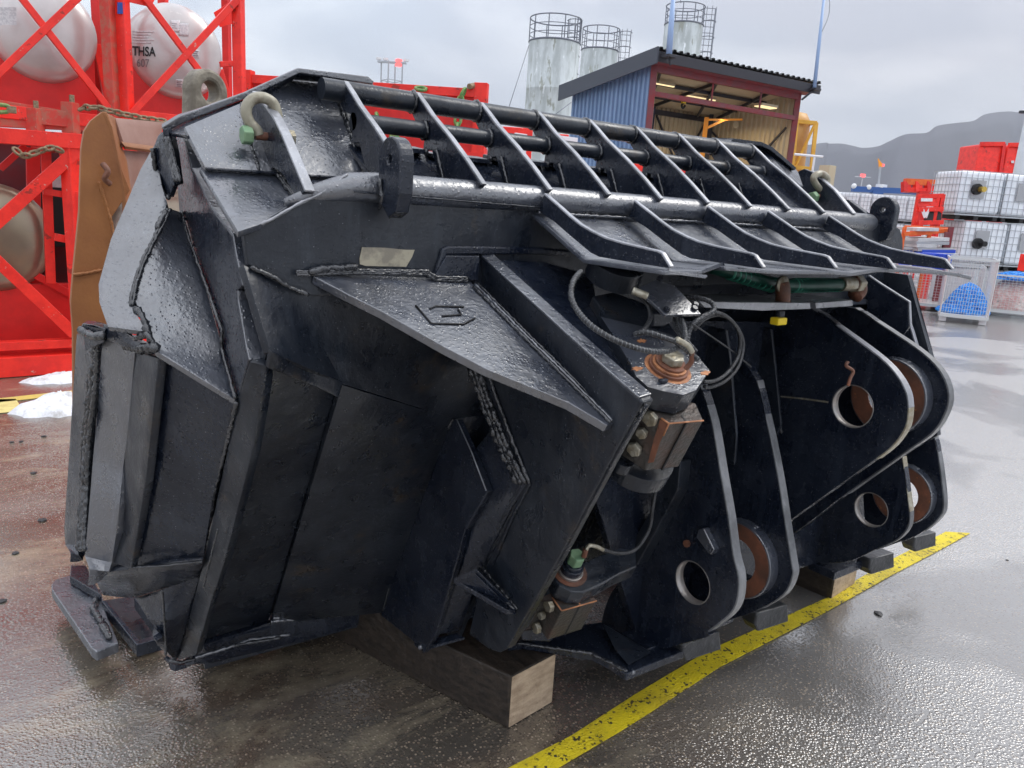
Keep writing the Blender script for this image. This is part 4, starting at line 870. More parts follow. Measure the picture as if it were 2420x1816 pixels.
q0, q1 = HP('E', [(600, 1010), (655, 1088)], UL); NF2 = (q1-q0).cross(AX).normalized(); NF2 = NF2 if NF2.dot(CP-q0) > 0 else -NF2
for x, y in ((605, 1060), (570, 1105), (545, 1162)):
    hexbolt('clamp_bolt', PN('E', x, y, q0+NF2*.004, NF2), NF2, .019 if y != 1105 else .013, .016, M['zinc'], CF)
for a, b_ in (((610, 1025), (655, 1088)), ((655, 1088), (820, 1041)), ((730, 1035), (742, 1062))):
    A1, B1 = HP('E', [a, b_], UL, .001); sweep('rust_streak', [A1, B1], .0022, M['rust_bright'], CF, n=6)
prism('lower_pin_arm', [P('E', 455, 1170, 'Y', 1.60), P('E', 560, 1020, 'Y', 1.60), P('E', 700, 1100, 'Y', 1.6), P('E', 600, 1235, 'Y', 1.6), P('E', 470, 1228, 'Y', 1.6)], (.0, .06, 0), PB, CF)
tube('hinge_pin', U0-AX*.26, U0-AX*.05, .022, PB, CF)
prism('cavity_plate', [Vector((1.27, 1.80, 1.3)), Vector((2.3, 1.80, 1.3)), Vector((2.3, 1.85, .24)), Vector((1.27, 1.9, .26))], (0, .02, 0), PB, BK)
prism('inner_web', [Vector((1.24, 1.62, 1.35)), Vector((1.24, 1.74, .5)), Vector((1.24, 1.86, .22)), Vector((1.24, 2.4, .2)), Vector((1.24, 2.1, 1.3))], (.02, 0, 0), PD, BK)

# ---------------- sensor plate, hoses, fittings
spn = P('C', 1740, 410, 'Y', 1.22); SN = Vector((-.12, -.62, .78)).normalized()
sp_ = [PN('C', x, y, spn, SN) for x, y in ((1600, 370), (1700, 322), (1790, 350), (1915, 485), (1745, 490), (1680, 425))]
prism('cover_plate', sp_, -SN*.008, PW, CF, w=.001)
for x, y in ((1718, 322), (1748, 468), (1880, 462), (1885, 445)):
    c = PN('C', x, y, spn, SN); hexbolt('cover_bolt', c, SN, .008, .007, PB, CF)
prism('cover_bracket', [P('C', 1690, 485, 'Y', 1.27), P('C', 1830, 490, 'Y', 1.27), P('C', 1740, 545, 'Y', 1.27), P('C', 1690, 545, 'Y', 1.27)], (0, .01, -.0), PD, CF)
disc('cylinder_head', P('C', 1490, 320, 'Y', 1.42), .07, .05, M['paint_dull'])
def hose(t, pts, r, d, m='rubber', wrap=None, name='hose'):
    P3 = [P(t, p[0], p[1], 'Y', p[2] if len(p) > 2 else d) for p in pts]
    sm = smooth_pts(P3, 8); h = sweep(name, sm, r, M[m], CF, n=10)
    if wrap:   # spiral guard wire round the hose
        L = 0; out = []; u = None
        for i in range(len(sm)-1):
            seg = sm[i+1]-sm[i]; n = max(2, int(seg.length/.0016)); T = seg.normalized()
            u = (u-T*u.dot(T)).normalized() if u else T.orthogonal().normalized(); v = T.cross(u)
            for j in range(n):
                a = L/wrap*2*pi; out.append(sm[i].lerp(sm[i+1], j/n)+u*(r*1.08*cos(a))+v*(r*1.08*sin(a))); L += seg.length/n
        bm = bmesh.new(); add_sweep(bm, out, r*.16, 4); w_ = link('hose_wrap', mesh_from(bm, 'wrap', True), M['wire_wrap'], h)
        w_.matrix_parent_inverse = Matrix.Identity(4); w_.matrix_parent_inverse = h.matrix_parent_inverse.inverted() @ h.matrix_parent_inverse
        w_.matrix_parent_inverse = (BK_M @ h.matrix_parent_inverse).inverted()
    return h
BK_M = Matrix.Translation(BK.location)
hose('C', [(1345, 285, 1.30), (1310, 330, 1.27), (1300, 400, 1.24), (1330, 470, 1.20), (1400, 545, 1.15), (1510, 610, 1.11), (1640, 655, 1.09), (1740, 662, 1.09), (1810, 640, 1.10), (1838, 600, 1.12), (1830, 540, 1.16), (1815, 505, 1.20)], .0060, 1.2, wrap=.009)
hose('C', [(1600, 580, 1.15), (1660, 572, 1.12), (1720, 590, 1.10), (1800, 620, 1.09), (1850, 660, 1.09), (1900, 700, 1.08)], .0058, 1.1, wrap=.009)
hose('C', [(1830, 405, 1.24), (1900, 408, 1.2), (1960, 430, 1.17), (1975, 465, 1.15), (1940, 490, 1.15), (1890, 520, 1.15), (1855, 570, 1.15), (1848, 640, 1.14)], .0058, 1.1, wrap=.009)
hose('C', [(1790, 505, 1.22), (1800, 560, 1.18), (1840, 610, 1.14), (1890, 665, 1.12)], .0058, 1.1, wrap=.009)
hose('C', [(1870, 540, 1.16), (1920, 495, 1.15), (1985, 478, 1.16), (2050, 510, 1.18), (2095, 580, 1.2), (2090, 680, 1.2), (2040, 760, 1.18), (1980, 800, 1.17), (1925, 805, 1.16)], .0048, 1.1)
hose('C', [(1880, 560, 1.18), (1930, 510, 1.17), (2000, 490, 1.18), (2070, 530, 1.2), (2112, 620, 1.22), (2090, 730, 1.2), (2030, 800, 1.19), (1960, 830, 1.18), (1930, 828, 1.17)], .0048, 1.1)
hose('C', [(1620, 400, 1.26), (1665, 450, 1.24), (1672, 510, 1.22), (1640, 560, 1.2), (1600, 580, 1.2)], .0055, 1.1)
hose('C', [(1870, 530, 1.14), (1960, 590, 1.16), (2060, 660, 1.2), (2150, 735, 1.25)], .002, 1.1, name='cable_tie_wire')
hose('C', [(1800, 605, 1.085), (1850, 635, 1.085), (1870, 665, 1.085)], .0068, 1.1, m='zinc', name='hose_ferrule')
hose('C', [(1870, 665, 1.085), (1868, 710, 1.09), (1840, 745, 1.10)], .006, 1.1, m='rust', name='hose_elbow')
hose('C', [(1660, 400, 1.2), (1590, 375, 1.22)], .009, 1.1, m='zinc', name='hose_ferrule')
hose('E', [(770, 800, 1.44), (785, 780, 1.44), (820, 785, 1.44), (850, 800, 1.44)], .006, 1.4, m='zinc', name='hose_ferrule')
hose('E', [(850, 800, 1.44), (930, 817, 1.43), (1000, 800, 1.42), (1050, 740, 1.42), (1075, 680, 1.42), (1085, 600, 1.42), (1100, 510, 1.42)], .0055, 1.4)
hose('E', [(760, 830, 1.45), (768, 800, 1.44)], .008, 1.4, m='rust', name='hose_elbow')
hexbolt('fitting', P('E', 1108, 498, 'Y', 1.42), Vector((-1, -.3, .2)), .013, .03, M['zinc'], CF)
# green spiral hose with couplings
hose('D', [(760, 262, 1.50), (860, 290, 1.47), (980, 325, 1.45), (1080, 345, 1.44), (1200, 350, 1.43), (1370, 345, 1.42)], .021, 1.4, m='hose_green', name='green_hose')
for i in range(15):
    x = 1150+i*16; c = P('D', x, 350-i*.2, 'Y', 1.436); sweep('hose_ring', [c-EX*.002, c+EX*.002], .0240, M['hose_rib'], CF, n=20)
for i in range(9):
    x = 850+i*24; c = P('D', x, 288+i*7.5, 'Y', 1.47-.003*i); sweep('hose_ring', [c-EX*.002, c+EX*.002], .0240, M['hose_rib'], CF, n=20)
c = P('D', 1372, 344, 'Y', 1.42); tube('hose_coupling', c, c+EX*.085, .024, M['zinc'], CF)
hexbolt('coupling_nut', c+EX*.08, EX, .031, .04, M['zinc'], CF)
hose('D', [(1430, 340, 1.42), (1455, 345, 1.42), (1460, 375, 1.42), (1440, 400, 1.42)], .026, 1.4, m='rust', name='pipe_elbow')
hose('D', [(1095, 340, 1.39), (1100, 370, 1.385), (1100, 430, 1.385)], .022, 1.4, m='rust', name='pipe_elbow')
c = P('D', 1098, 345, 'Y', 1.385); sweep('coupling_ring', [c-EY*.004, c+EY*.004], .026, M['zinc'], CF, n=24)
c = P('D', 1088, 470, 'Y', 1.37); tube('pipe_stub', c, c-EZ*.03, .014, PD, CF); c2 = P('D', 1080, 518, 'Y', 1.36)
box('yellow_end_cap', c2, .046, .03, .022, M['yellow_cap'], CF)
# grease hose at the ear
hose('D', [(1408, 710, 1.18), (1400, 730, 1.18), (1432, 755, 1.17), (1418, 790, 1.17), (1408, 825, 1.17)], .005, 1.1, m='rust', name='grease_pipe')
prism('paint_scrape', X('D', [(1090, 872), (1200, 882), (1315, 898), (1315, 906), (1240, 895), (1150, 884), (1090, 878)], XP['P3']-.0008), (-.0005, 0, 0), M['zinc'], CF, w=0)
c = P('E', 1252, 768, 'X', XP['P1']-.002); hexbolt('grease_nipple', c, -EX, .012, .012, M['rust'], CF)
prism('welded_lug', X('E', [(1290, 740), (1300, 705), (1325, 700), (1345, 740), (1375, 800), (1360, 825), (1345, 815)], XP['P1']-.025), (.026, 0, 0), PW, CF)
prism('welded_lug', X('E', [(885, 835), (905, 830), (945, 880), (930, 895)], 1.6), (.02, 0, 0), PW, CF)

# timber blocks
def timber(name, pts_bottom, h, lab):
    t = thing(name, lab, 'timber block', tuple((pts_bottom[0]+pts_bottom[2])/2*Vector((1, 1, 0)).length*0+Vector((pts_bottom[0].x, pts_bottom[0].y, 0))), 'timber blocks under the black bucket')
    o = prism('beam', pts_bottom, (0, 0, h), M['wood'], t, w=.006)
    a, b_ = pts_bottom[0], pts_bottom[1]; n = (b_-a).cross(EZ).normalized(); n = n if n.y < 0 else -n
    i = (b_-a).normalized()*.004
    prism('end_grain', [a+i+EZ*.004+n*.001, b_-i+EZ*.004+n*.001, b_-i+EZ*(h-.004)+n*.001, a+i+EZ*(h-.004)+n*.001], n*.0015, M['wood_end'], t, w=0)
    return t
a = P('E', 398, 1645, 'Z', 0); b_ = a+Vector((.205, .03, 0)); d_ = P('E', -20, 1425, 'Z', 0)-a; d_ = d_.normalized()*1.1; print('block dir', d_, b_)
timber('timber_block', [a, b_, b_+d_, a+d_], .186, 'square timber block with pale cut end beneath the left corner of the black bucket')
a = P('E', 1925, 1035, 'Z', 0); b_ = P('E', 2037, 962, 'Z', 0); b_ = Vector((b_.x, b_.y, 0)); d2 = Vector((-.12, 1, 0))*1.1
timber('timber_block', [a, b_, b_+d2, a+d2], .186, 'timber block under the far pin ears touching the yellow line')
# bow shackles
def shackle(name, bow, pin0, pin1, yv, rr, lab, boltm, nutm, d=None):
    t = thing(name, lab, 'shackle', tuple(pin0*.5+pin1*.5), 'bow shackles on the lifting lugs')
    sweep('bow', smooth_pts(bow, 6), rr, M['shackle_cream'], t, n=14)
    ax = (pin1-pin0).normalized(); tube('pin', pin0, pin1, rr*.75, M['rust'], t)
    hexbolt('bolt_head', pin0-ax*rr*.6, -ax, rr*1.75, rr*1.8, boltm, t); hexbolt('nut', pin1, ax, rr*1.5, rr*1.6, nutm, t)
    return t
yv = 1.83
pc = P('A', 1262, 643, 'X', .63); yv = pc.y
bow = [P('A', x, y, 'Y', yv+dy) for x, y, dy in ((1222, 640, 0), (1212, 615, 0), (1180, 580, 0), (1163, 530, -.002), (1175, 488, -.003), (1210, 464, -.004), (1255, 466, -.003), (1292, 492, .0), (1308, 540, .002), (1316, 590, .002), (1338, 640, 0))]
shackle('bow_shackle', bow, P('A', 1205, 642, 'Y', yv), P('A', 1350, 652, 'Y', yv), yv, .0125, 'cream bow shackle with green bolt head on the nearer, left lifting lug', M['zinc_green'], M['zinc'])
pc = P('F', 1870, 915, 'X', 2.72); yv = pc.y
bow = [P('F', x, y, 'Y', yv) for x, y in ((1880, 925), (1882, 905), (1862, 880), (1846, 852), (1850, 832), (1872, 822), (1895, 828), (1910, 848), (1905, 880), (1915, 915))]
shackle('bow_shackle', bow, P('F', 1858, 930, 'Y', yv), P('F', 1915, 918, 'Y', yv), yv, .0125, 'cream bow shackle hanging on the far right lifting lug', M['zinc_green'], M['zinc'])

# ================================================================ BACKGROUND, LEFT: tank containers
YF = 7.35
def tank(parent, c, r, L, m, n=48):
    """lying tank with dished end facing -Y"""
    bm = bmesh.new(); prof = []
    for i in range(12): a = pi/2*i/12; prof.append((r*.97*sin(a) if i else .001, -cos(a)*r*.30))
    prof += [(r, .02), (r, L)]
    rings = [[bm.verts.new(Vector((c.x+q*cos(2*pi*k/n), c.y+y, c.z+q*sin(2*pi*k/n)))) for k in range(n)] for q, y in prof]
    for a, b_ in zip(rings, rings[1:]):
        for k in range(n): bm.faces.new((a[k], a[(k+1) % n], b_[(k+1) % n], b_[k]))
    bm.faces.new(rings[-1]); bm.faces.new(rings[0])
    return link('tank_shell', mesh_from(bm, 'tank', True), m, parent)
def bpt(x, y, Y=YF): return P('A', x, y, 'Y', Y)
MR, MP, MWn = M['red_paint'], M['red_panel'], M['red_worn']
def frame_beam(n, a, b_, w, h, t, m=None): return beam(n, a, b_, w, h, m or MR, t)
# right upper container
t = thing('tank_container', 'grey tank with THSA 607 lettering in a red braced frame, upper right', 'tank container', tuple(bpt(840, 560)*Vector((1,)*3).length/3**.5) if False else tuple(bpt(840, 560)), 'tank containers stacked at the left')
zT = 3.75; zB = bpt(840, 545).z
xl, xr = bpt(590, 300).x, bpt(1130, 300).x; tc_ = bpt(835, 245, YF+.35); tr = (bpt(1064, 245, YF+.35).x-bpt(603, 245, YF+.35).x)/2*.97
tank(t, tc_, tr, 2.4, M['steel_tank'])
for x in (xl, xr):
    frame_beam('post', Vector((x, YF, zB-.1)), Vector((x, YF, zT)), .085, .085, t)
    frame_beam('post', Vector((x, YF+2.7, zB-.1)), Vector((x, YF+2.7, zT)), .085, .085, t)
    for z in (zB-.05, zT-.05): frame_beam('side_rail', Vector((x, YF+.05, z)), Vector((x, YF+2.7, z)), .08, .08, t)
cz = bpt(868, 255).z; cxx = bpt(868, 255).x
frame_beam('brace', bpt(660, -40, YF-.02), bpt(1110, 560, YF-.02), .045, .05, t)
frame_beam('brace', bpt(615, 545, YF-.03), bpt(1140, -20, YF-.03), .045, .055, t)
frame_beam('strut', bpt(1040, 305, YF+.02), bpt(1130, 300, YF+.02), .045, .045, t)
frame_beam('post', bpt(1070, 120, YF+1.2)-EZ*1.5, bpt(1070, 120, YF+1.2)+EZ*.9, .07, .07, t, MP)
frame_beam('brace', bpt(1040, 330, YF+.7), bpt(1100, 540, YF+.7), .05, .05, t)
box('end_saddle', Vector(((xl+xr)/2, YF+.42, zB+.20)), xr-xl-.1, .1, .62, MP, t)
frame_beam('end_rail', Vector((xl, YF, zB-.05)), Vector((xr, YF, zB-.05)), .08, .10, t)
prism('corner_gusset', [bpt(585, 5), bpt(600, -20), bpt(740, -20), bpt(715, 35)], (0, .01, 0), MR, t)
prism('corner_gusset', [bpt(1010, 60, YF+.3), bpt(1120, -10, YF+.3), bpt(1110, 110, YF+.3), bpt(1040, 130, YF+.3)], (0, .01, 0), MR, t)
prism('blue_band', [bpt(555, 12, YF-.055), bpt(588, 12, YF-.055), bpt(588, 66, YF-.055), bpt(555, 66, YF-.055)], (0, .01, 0), M['blue_patch'], t, w=0)
def textobj(s, p, size, m, parent, rot, name='lettering', bold=0.0):
    cu = bpy.data.curves.new(name, 'FONT'); cu.body = s; cu.size = size; cu.extrude = .0015; cu.offset = bold; cu.align_x = 'LEFT'
    tmp = bpy.data.objects.new('tmp', cu); COL.objects.link(tmp)
    dg = bpy.context.evaluated_depsgraph_get(); me = bpy.data.meshes.new_from_object(tmp.evaluated_get(dg)); bpy.data.objects.remove(tmp)
    me.transform(Matrix.Translation(p) @ rot.to_4x4())
    return link(name, me, m, parent)
RXZ = Matrix.Rotation(radians(90), 3, 'X')
def dish_y(p): # y of dished surface at x,z
    q = min(((p.x-tc_.x)**2+(p.z-tc_.z)**2)**.5/(tr*.97), .999); return tc_.y-tr*.30*(1-q*q)**.5
def on_dish(x, y, off=.008):
    p = bpt(x, y, tc_.y-.1)
    for _ in range(6): p = P('A', x, y, 'Y', dish_y(p)-off)
    return p
for s, x, y, sz, mm in (('THSA', 625, 262, 62, M['ink']), ('607', 645, 316, 56, M['ink_grey'])):
    o = textobj(s, Vector((0, 0, 0)), 1.0, mm, t, Matrix.Identity(3), bold=.022 if s == 'THSA' else .004)
    for v in o.data.vertices: v.co = on_dish(x+v.co.x*sz*.72, y-v.co.y*sz+v.co.x*2, .012 if v.co.z > 0 else .004)
def dish_patch(x0, y0, x1, y1, m, off=.006, name='sticker', skew=2):
    n = 5; rows = [[on_dish(x0+(x1-x0)*i/n, y0+(y1-y0)*j/n+skew*i/n, off) for i in range(n+1)] for j in range(n+1)]
    bm = bmesh.new(); V = [[bm.verts.new(p) for p in r] for r in rows]
    for j in range(n):
        for i in range(n): bm.faces.new((V[j][i], V[j][i+1], V[j+1][i+1], V[j+1][i]))
    o = link(name, mesh_from(bm, name, True), m, t); q = o.modifiers.new('s', 'SOLIDIFY'); q.thickness = .003; q.offset = 0
dish_patch(830, 375, 866, 415, M['sticker_white'])
for k in range(4): dish_patch(835, 381+k*8, 861-6*(k % 2), 385+k*8, M['ink_grey'], .009, 'sticker_print')
dish_patch(908, 235, 942, 275, M['sticker_grey'])
for k in range(3): dish_patch(913, 241+k*10, 937-5*(k % 2), 245+k*10, M['ink_grey'], .009, 'sticker_print')
dish_patch(805, 95, 850, 150, M['sticker_white']); dish_patch(845, 110, 892, 170, M['sticker_grey'])
for k in range(3): dish_patch(812, 110+k*10, 838-7*(k % 2), 113+k*10, M['plate_grey'], .009, 'sticker_print')
for k in range(5): dish_patch(626, 146+k*13, 728-14*(k % 3), 152+k*13, M['sticker_grey'], .004, 'faded_lettering')
# left upper container
t = thing('tank_container', 'plain grey tank in a red cross-braced frame, upper left of the stack', 'tank container', tuple(bpt(215, 560)), 'tank containers stacked at the left')
x1 = bpt(522, 300).x; x0 = x1-1.22
c = bpt(205, 150, YF+.35); r_ = (bpt(465, 160, YF+.35).x-c.x)*.98
tank(t, c, r_, 2.4, M['steel_tank'])
for x in (x0, x1):
    frame_beam('post', Vector((x, YF, zB-.16)), Vector((x, YF, zT)), .085, .085, t, MWn if x == x1 else MR)
    frame_beam('post', Vector((x, YF+2.7, zB-.1)), Vector((x, YF+2.7, zT)), .085, .085, t)
    for z in (zB-.1, zT-.05): frame_beam('side_rail', Vector((x, YF+.05, z)), Vector((x, YF+2.7, z)), .08, .08, t)
frame_beam('brace', bpt(60, -60, YF-.02), bpt(535, 540, YF-.02), .045, .05, t)
frame_beam('brace', bpt(-60, 400, YF-.03), bpt(400, -40, YF-.03), .05, .055, t)
frame_beam('brace', bpt(455, 210, YF+.4), bpt(520, 520, YF+.4), .06, .06, t)
frame_beam('post', bpt(470, 200, YF+1.0)-EZ*1.2, bpt(470, 200, YF+1.0)+EZ*1.5, .08, .08, t, MP)
box('end_saddle', Vector(((x0+x1)/2, YF+.42, zB+.18)), 1.1, .1, .72, MP, t)
frame_beam('end_rail', Vector((x0, YF, zB-.12)), Vector((x1, YF, zB-.12)), .08, .10, t)
prism('sticker', [P('A', 0, 35, 'Y', YF+.02), P('A', 78, 35, 'Y', YF+.02), P('A', 78, 120, 'Y', YF+.02), P('A', 0, 120, 'Y', YF+.02)], (0, .004, 0), M['sticker_grey'], t, w=0)
# lower container
t = thing('tank_container', 'tan tank in a red braced frame standing on the ground at the left', 'tank container', tuple(P('B', 150, 165, 'Z', 0)), 'tank containers stacked at the left')
YL = 7.30
def lpt(x, y, Y=YL): return P('A', x, y, 'Y', Y)
xr2 = lpt(348, 1000).x; x02 = xr2-1.25; zt = lpt(200, 640).z
c = lpt(-35, 1125, YL+.3); r_ = (lpt(262, 1125, YL+.3).x-c.x)
tank(t, c, r_*.99, 2.4, M['tank_tan'])
for x in (x02, xr2):
    frame_beam('post', Vector((x, YL, .0)), Vector((x, YL, zt)), .13, .09, t)
    frame_beam('post', Vector((x, YL+2.7, 0)), Vector((x, YL+2.7, zt)), .1, .09, t)
    for z in (.1, zt-.05): frame_beam('side_rail', Vector((x, YL+.05, z)), Vector((x, YL+2.7, z)), .09, .09, t)
frame_beam('top_rail', Vector((x02-.1, YL-.02, lpt(0, 652).z)), Vector((lpt(388, 655).x, YL-.02, lpt(388, 672).z)), .12, .115, t)
frame_beam('brace', lpt(372, 705, YL-.04), lpt(-80, 1110, YL-.04), .05, .095, t)
frame_beam('brace', lpt(-60, 1190, YL-.03), lpt(352, 1580, YL-.03), .05, .09, t)
frame_beam('brace', lpt(55, 1240, YL+.3), lpt(350, 1400, YL+.3), .05, .06, t, MP)
frame_beam('brace', lpt(0, 800, YL+.3), lpt(120, 690, YL+.3), .05, .05, t, MP)
frame_beam('strut', lpt(205, 905, YL+.05), lpt(330, 925, YL+.05), .05, .05, t)
frame_beam('strut', lpt(255, 1120, YL+.05), lpt(360, 1140, YL+.05), .05, .06, t)
frame_beam('inner_post', lpt(215, 680, YL+.15), lpt(240, 1340, YL+.15), .06, .07, t)
frame_beam('inner_post', lpt(155, 700, YL+.6), lpt(165, 1340, YL+.6), .08, .10, t, MP)
prism('side_panel', [lpt(330, 905, YL-.055), lpt(383, 905, YL-.055), lpt(378, 1030, YL-.055), lpt(355, 1140, YL-.055), lpt(330, 1120, YL-.055)], (0, .01, 0), MR, t)
box('end_saddle', Vector(((x02+xr2)/2, YL+.36, .38)), 1.2, .1, .66, MP, t)
frame_beam('bottom_rail', Vector((x02, YL-.02, .085)), Vector((xr2+1.2, YL+.05, .085)), .14, .16, t)
frame_beam('bottom_rail', Vector((x02, YL+.02, .25)), Vector((xr2+.1, YL+.02, .25)), .10, .07, t)
box('back_panel', Vector(((x02+xr2)/2+.7, YL+2.5, 1.0)), 3.2, .03, 2.0, M['red_steel'], t)
box('control_box', lpt(262, 980, YL+1.6), .35, .3, .75, M['ink'], t); box('label_plate', lpt(268, 855, YL+1.0), .12, .02, .12, M['sticker_white'], t)
for x_, zz in ((170, 488), (340, 460)):
    a = lpt(x_, 620); frame_beam('corner_post', Vector((a.x, YL+.02, a.z-.02)), Vector((a.x, YL+.02, lpt(x_, zz+25).z)), .09, .10, t, MWn)
    a2 = lpt(x_, zz+15); box('lock_pin', a2, .035, .035, .08, M['chain_rust'], t)
frame_beam('top_rail', lpt(-20, 575, YL+.05), lpt(430, 598, YL+.05), .06, .08, t, MWn)
frame_beam('top_rail', lpt(-20, 488, YL+.12), lpt(310, 540, YL+.12), .05, .05, t, MWn)
box('locking_box', lpt(265, 560, YL+.03), .22, .08, .12, MWn, t); box('locking_box', lpt(100, 550, YL+.1), .28, .08, .1, MP, t)
# lower container to the right, mostly hidden behind the brown bucket
t = thing('tank_container', 'red frame behind the brown rusty bucket, under the lettered tank', 'tank container', (1.9, YF, 0), 'tank containers stacked at the left')
for x in (xl, xr):
    for yy in (YF, YF+2.7): frame_beam('post', Vector((x, yy, 0)), Vector((x, yy, zB-.12)), .1, .09, t)
frame_beam('top_rail', Vector((xl-.3, YF, zB-.2)), Vector((xr, YF, zB-.2)), .1, .12, t); frame_beam('bottom_rail', Vector((xl, YF, .1)), Vector((xr, YF, .1)), .1, .14, t)
tank(t, Vector(((xl+xr)/2, YF+.4, .98)), .58, 2.3, M['tank_tan']); box('end_saddle', Vector(((xl+xr)/2, YF+.36, .4)), 1.2, .1, .7, MP, t)
# chains
def chain(name, pts, r, m, lab, cat='chain', k=6, group=None):
    sm = smooth_pts([Vector(p) for p in pts], 24); bm = bmesh.new(); d = 0; last = sm[0]; alt = 0; pitch = r*5.2
    t_ = thing(name, lab, cat, tuple(pts[0]), group)
    acc = 0
    for i in range(1, len(sm)):
        acc += (sm[i]-sm[i-1]).length
        if acc >= pitch:
            acc = 0; c = sm[i]; T = (sm[i]-sm[i-1]).normalized(); u = T.orthogonal().normalized()
            if alt: u = T.cross(u)
            alt ^= 1
            loop = [c+T*(r*3.4*cos(a))+u*(r*1.9*sin(a)) for a in [2*pi*q_/10 for q_ in range(11)]]
            bm2 = bmesh.new(); add_sweep(bm2, loop, r, 6, False); link('link', mesh_from(bm2, 'link', True), m, t_)
    bm.free(); return t_
chain('lashing_chain', [lpt(365, 520, 7.15), lpt(440, 508, 7.0), lpt(560, 535, 6.9), lpt(680, 560, 6.85), lpt(790, 575, 6.8)], .011, M['chain_rust'], 'rusty chain running from the red frame to above the brown bucket')
chain('lashing_chain', [lpt(50, 690, 7.15), lpt(110, 735, 7.15), lpt(160, 725, 7.15), lpt(240, 700, 7.15), lpt(290, 715, 7.15)], .011, M['chain_rust'], 'dark chain slung under the top rail of the lower tank frame')
t = thing('lifting_shackle', 'small pale green shackle on the top rail of the lower tank frame', 'shackle', tuple(lpt(20, 520)))
sweep('bow', smooth_pts([lpt(-20, 495, 7.1), lpt(30, 500, 7.1), lpt(45, 515, 7.1), (lpt(30, 530, 7.1)), lpt(-20, 530, 7.1)], 5), .016, M['chain_green'], t); box('pin', lpt(55, 520, 7.1), .06, .04, .05, M['chain_rust'], t)

# brown bucket standing behind
t = thing('brown_bucket', 'large rusty orange-brown bucket with pointed side plate standing behind the black one', 'bucket', (1.2, 4.6, 0))
YB = 4.3
def q_(x, y, Y=YB): return P('A', x, y, 'Y', Y)
prism('side_plate', [q_(485, 528), q_(505, 530), q_(530, 600), q_(575, 800), q_(615, 900), q_(520, 1040), q_(560, 1300), q_(520, 1500), q_(495, 1700), q_(470, 2300), q_(350, 2300), q_(345, 1570), q_(335, 1430), q_(345, 1300), q_(375, 1000), q_(385, 700), q_(398, 620), q_(430, 570)], (0, .05, 0), M['orange_brown'], t)
sheet('tooth_cheek', [[q_(497, 530, YB-.005), q_(545, 555, YB+.15)], [q_(530, 600, YB-.005), q_(560, 640, YB+.15)], [q_(560, 750, YB-.005), q_(600, 760, YB+.15)], [q_(590, 900, YB-.005), q_(620, 900, YB+.15)], [q_(620, 1200, YB-.005), q_(680, 1180, YB+.15)]], .02, M['orange_brown'], t)
weld([q_(470, 860, YB-.01), q_(500, 960, YB-.01), q_(530, 1060, YB-.01), q_(560, 1200, YB-.01)], .007, t, M['orange_brown'])
weld([q_(345, 1300, YB-.01), q_(420, 1290, YB-.01), q_(480, 1275, YB-.01)], .008, t, M['orange_brown'])
sweep('hook', smooth_pts([q_(485, 775, YB-.04), q_(510, 810, YB-.06), q_(495, 845, YB-.05), q_(520, 870, YB-.03)], 4), .014, M['rust'], t)
sheet('top_plate', [[q_(545, 557, 4.45), q_(780, 580, 4.9)], [q_(590, 690, 4.40), q_(735, 718, 4.7)]], .02, M['pinkish_brown'], t)
sheet('lip', [[q_(590, 692, 4.38), q_(740, 715, 4.66)], [q_(592, 708, 4.42), q_(738, 725, 4.7)]], .03, M['orange_brown'], t)
sheet('shell', [[q_(590, 710, 4.48), q_(800, 730, 4.9)], [q_(600, 950, 4.46), q_(760, 960, 4.85)], [q_(540, 1500, 4.5), q_(800, 1500, 4.9)]], .02, M['pinkish_brown'], t)
prism('floor', [Vector((.9, 4.3, 0)), Vector((3.0, 4.9, 0)), Vector((2.6, 6.2, 0)), Vector((.7, 5.6, 0))], (0, 0, .04), M['orange_brown'], t)
# pale eye lug behind
t = thing('lifting_eye', 'worn grey eye lug rising behind the top edge of the black bucket', 'lifting eye', tuple(q_(940, 600, 3.9)))
c = P('A', 940, 435, 'Y', 3.9); u = (Vector((_r.x, _r.y, 0)).normalized()*.5+Vector((_d.x, _d.y, 0)).normalized()*.87).normalized(); nrm = u.cross(EZ).normalized()*.085; nrm = nrm if nrm.dot(_r) > 0 else -nrm
rad = .097
out = circ(c, u, EZ, rad, 24, -.3, pi+.3)+[c-u*(rad*1.15)-EZ*.26, c+u*(rad*1.15)-EZ*.26]
prism('eye_plate', out, nrm, M['eye_grey'], t, holes=[circ(c, u, EZ, .045, 20)], w=.015)
prism('eye_base', [c-u*(rad*1.2)-EZ*.25, c+u*(rad*1.2)-EZ*.25, c+u*rad*1.6-EZ*c.z, c-u*rad*1.6-EZ*c.z], nrm, M['eye_grey'], t, w=.01)

# ================================================================ BACKGROUND, CENTRE
# red open container with green chains
t = thing('red_container', 'red open-top container with green lashing chains seen behind the ribs of the bucket', 'container', tuple(P('F', 0, 700, 'd', 9.5)*Vector((1, 1, 0)).length if False else (7, 9, 0)))
dC = 9.5
def cp(x, y, d=dC): return P('F', x, y, 'd', d)
a0, a1 = cp(-260, 420), cp(275, 450)
rdir = (a1-a0); rdir.z = 0; rdir.normalize(); dep = rdir.cross(EZ); dep = dep if dep.dot(a0-CP) > 0 else -dep
zt = (a0.z+cp(222, 448).z)/2+.02
A0 = Vector((a0.x, a0.y, 0))-rdir*1.5; A1 = Vector((a1.x, a1.y, 0))
prism('end_wall', [A0, A1, A1+EZ*zt, A0+EZ*zt], dep*.06, MP, t, w=.01)
beam('top_rail', A0+EZ*zt, A1+EZ*zt, .1, .1, MR, t); beam('middle_rail', A0+EZ*(zt-.75), A1+EZ*(zt-.75), .09, .1, MR, t)
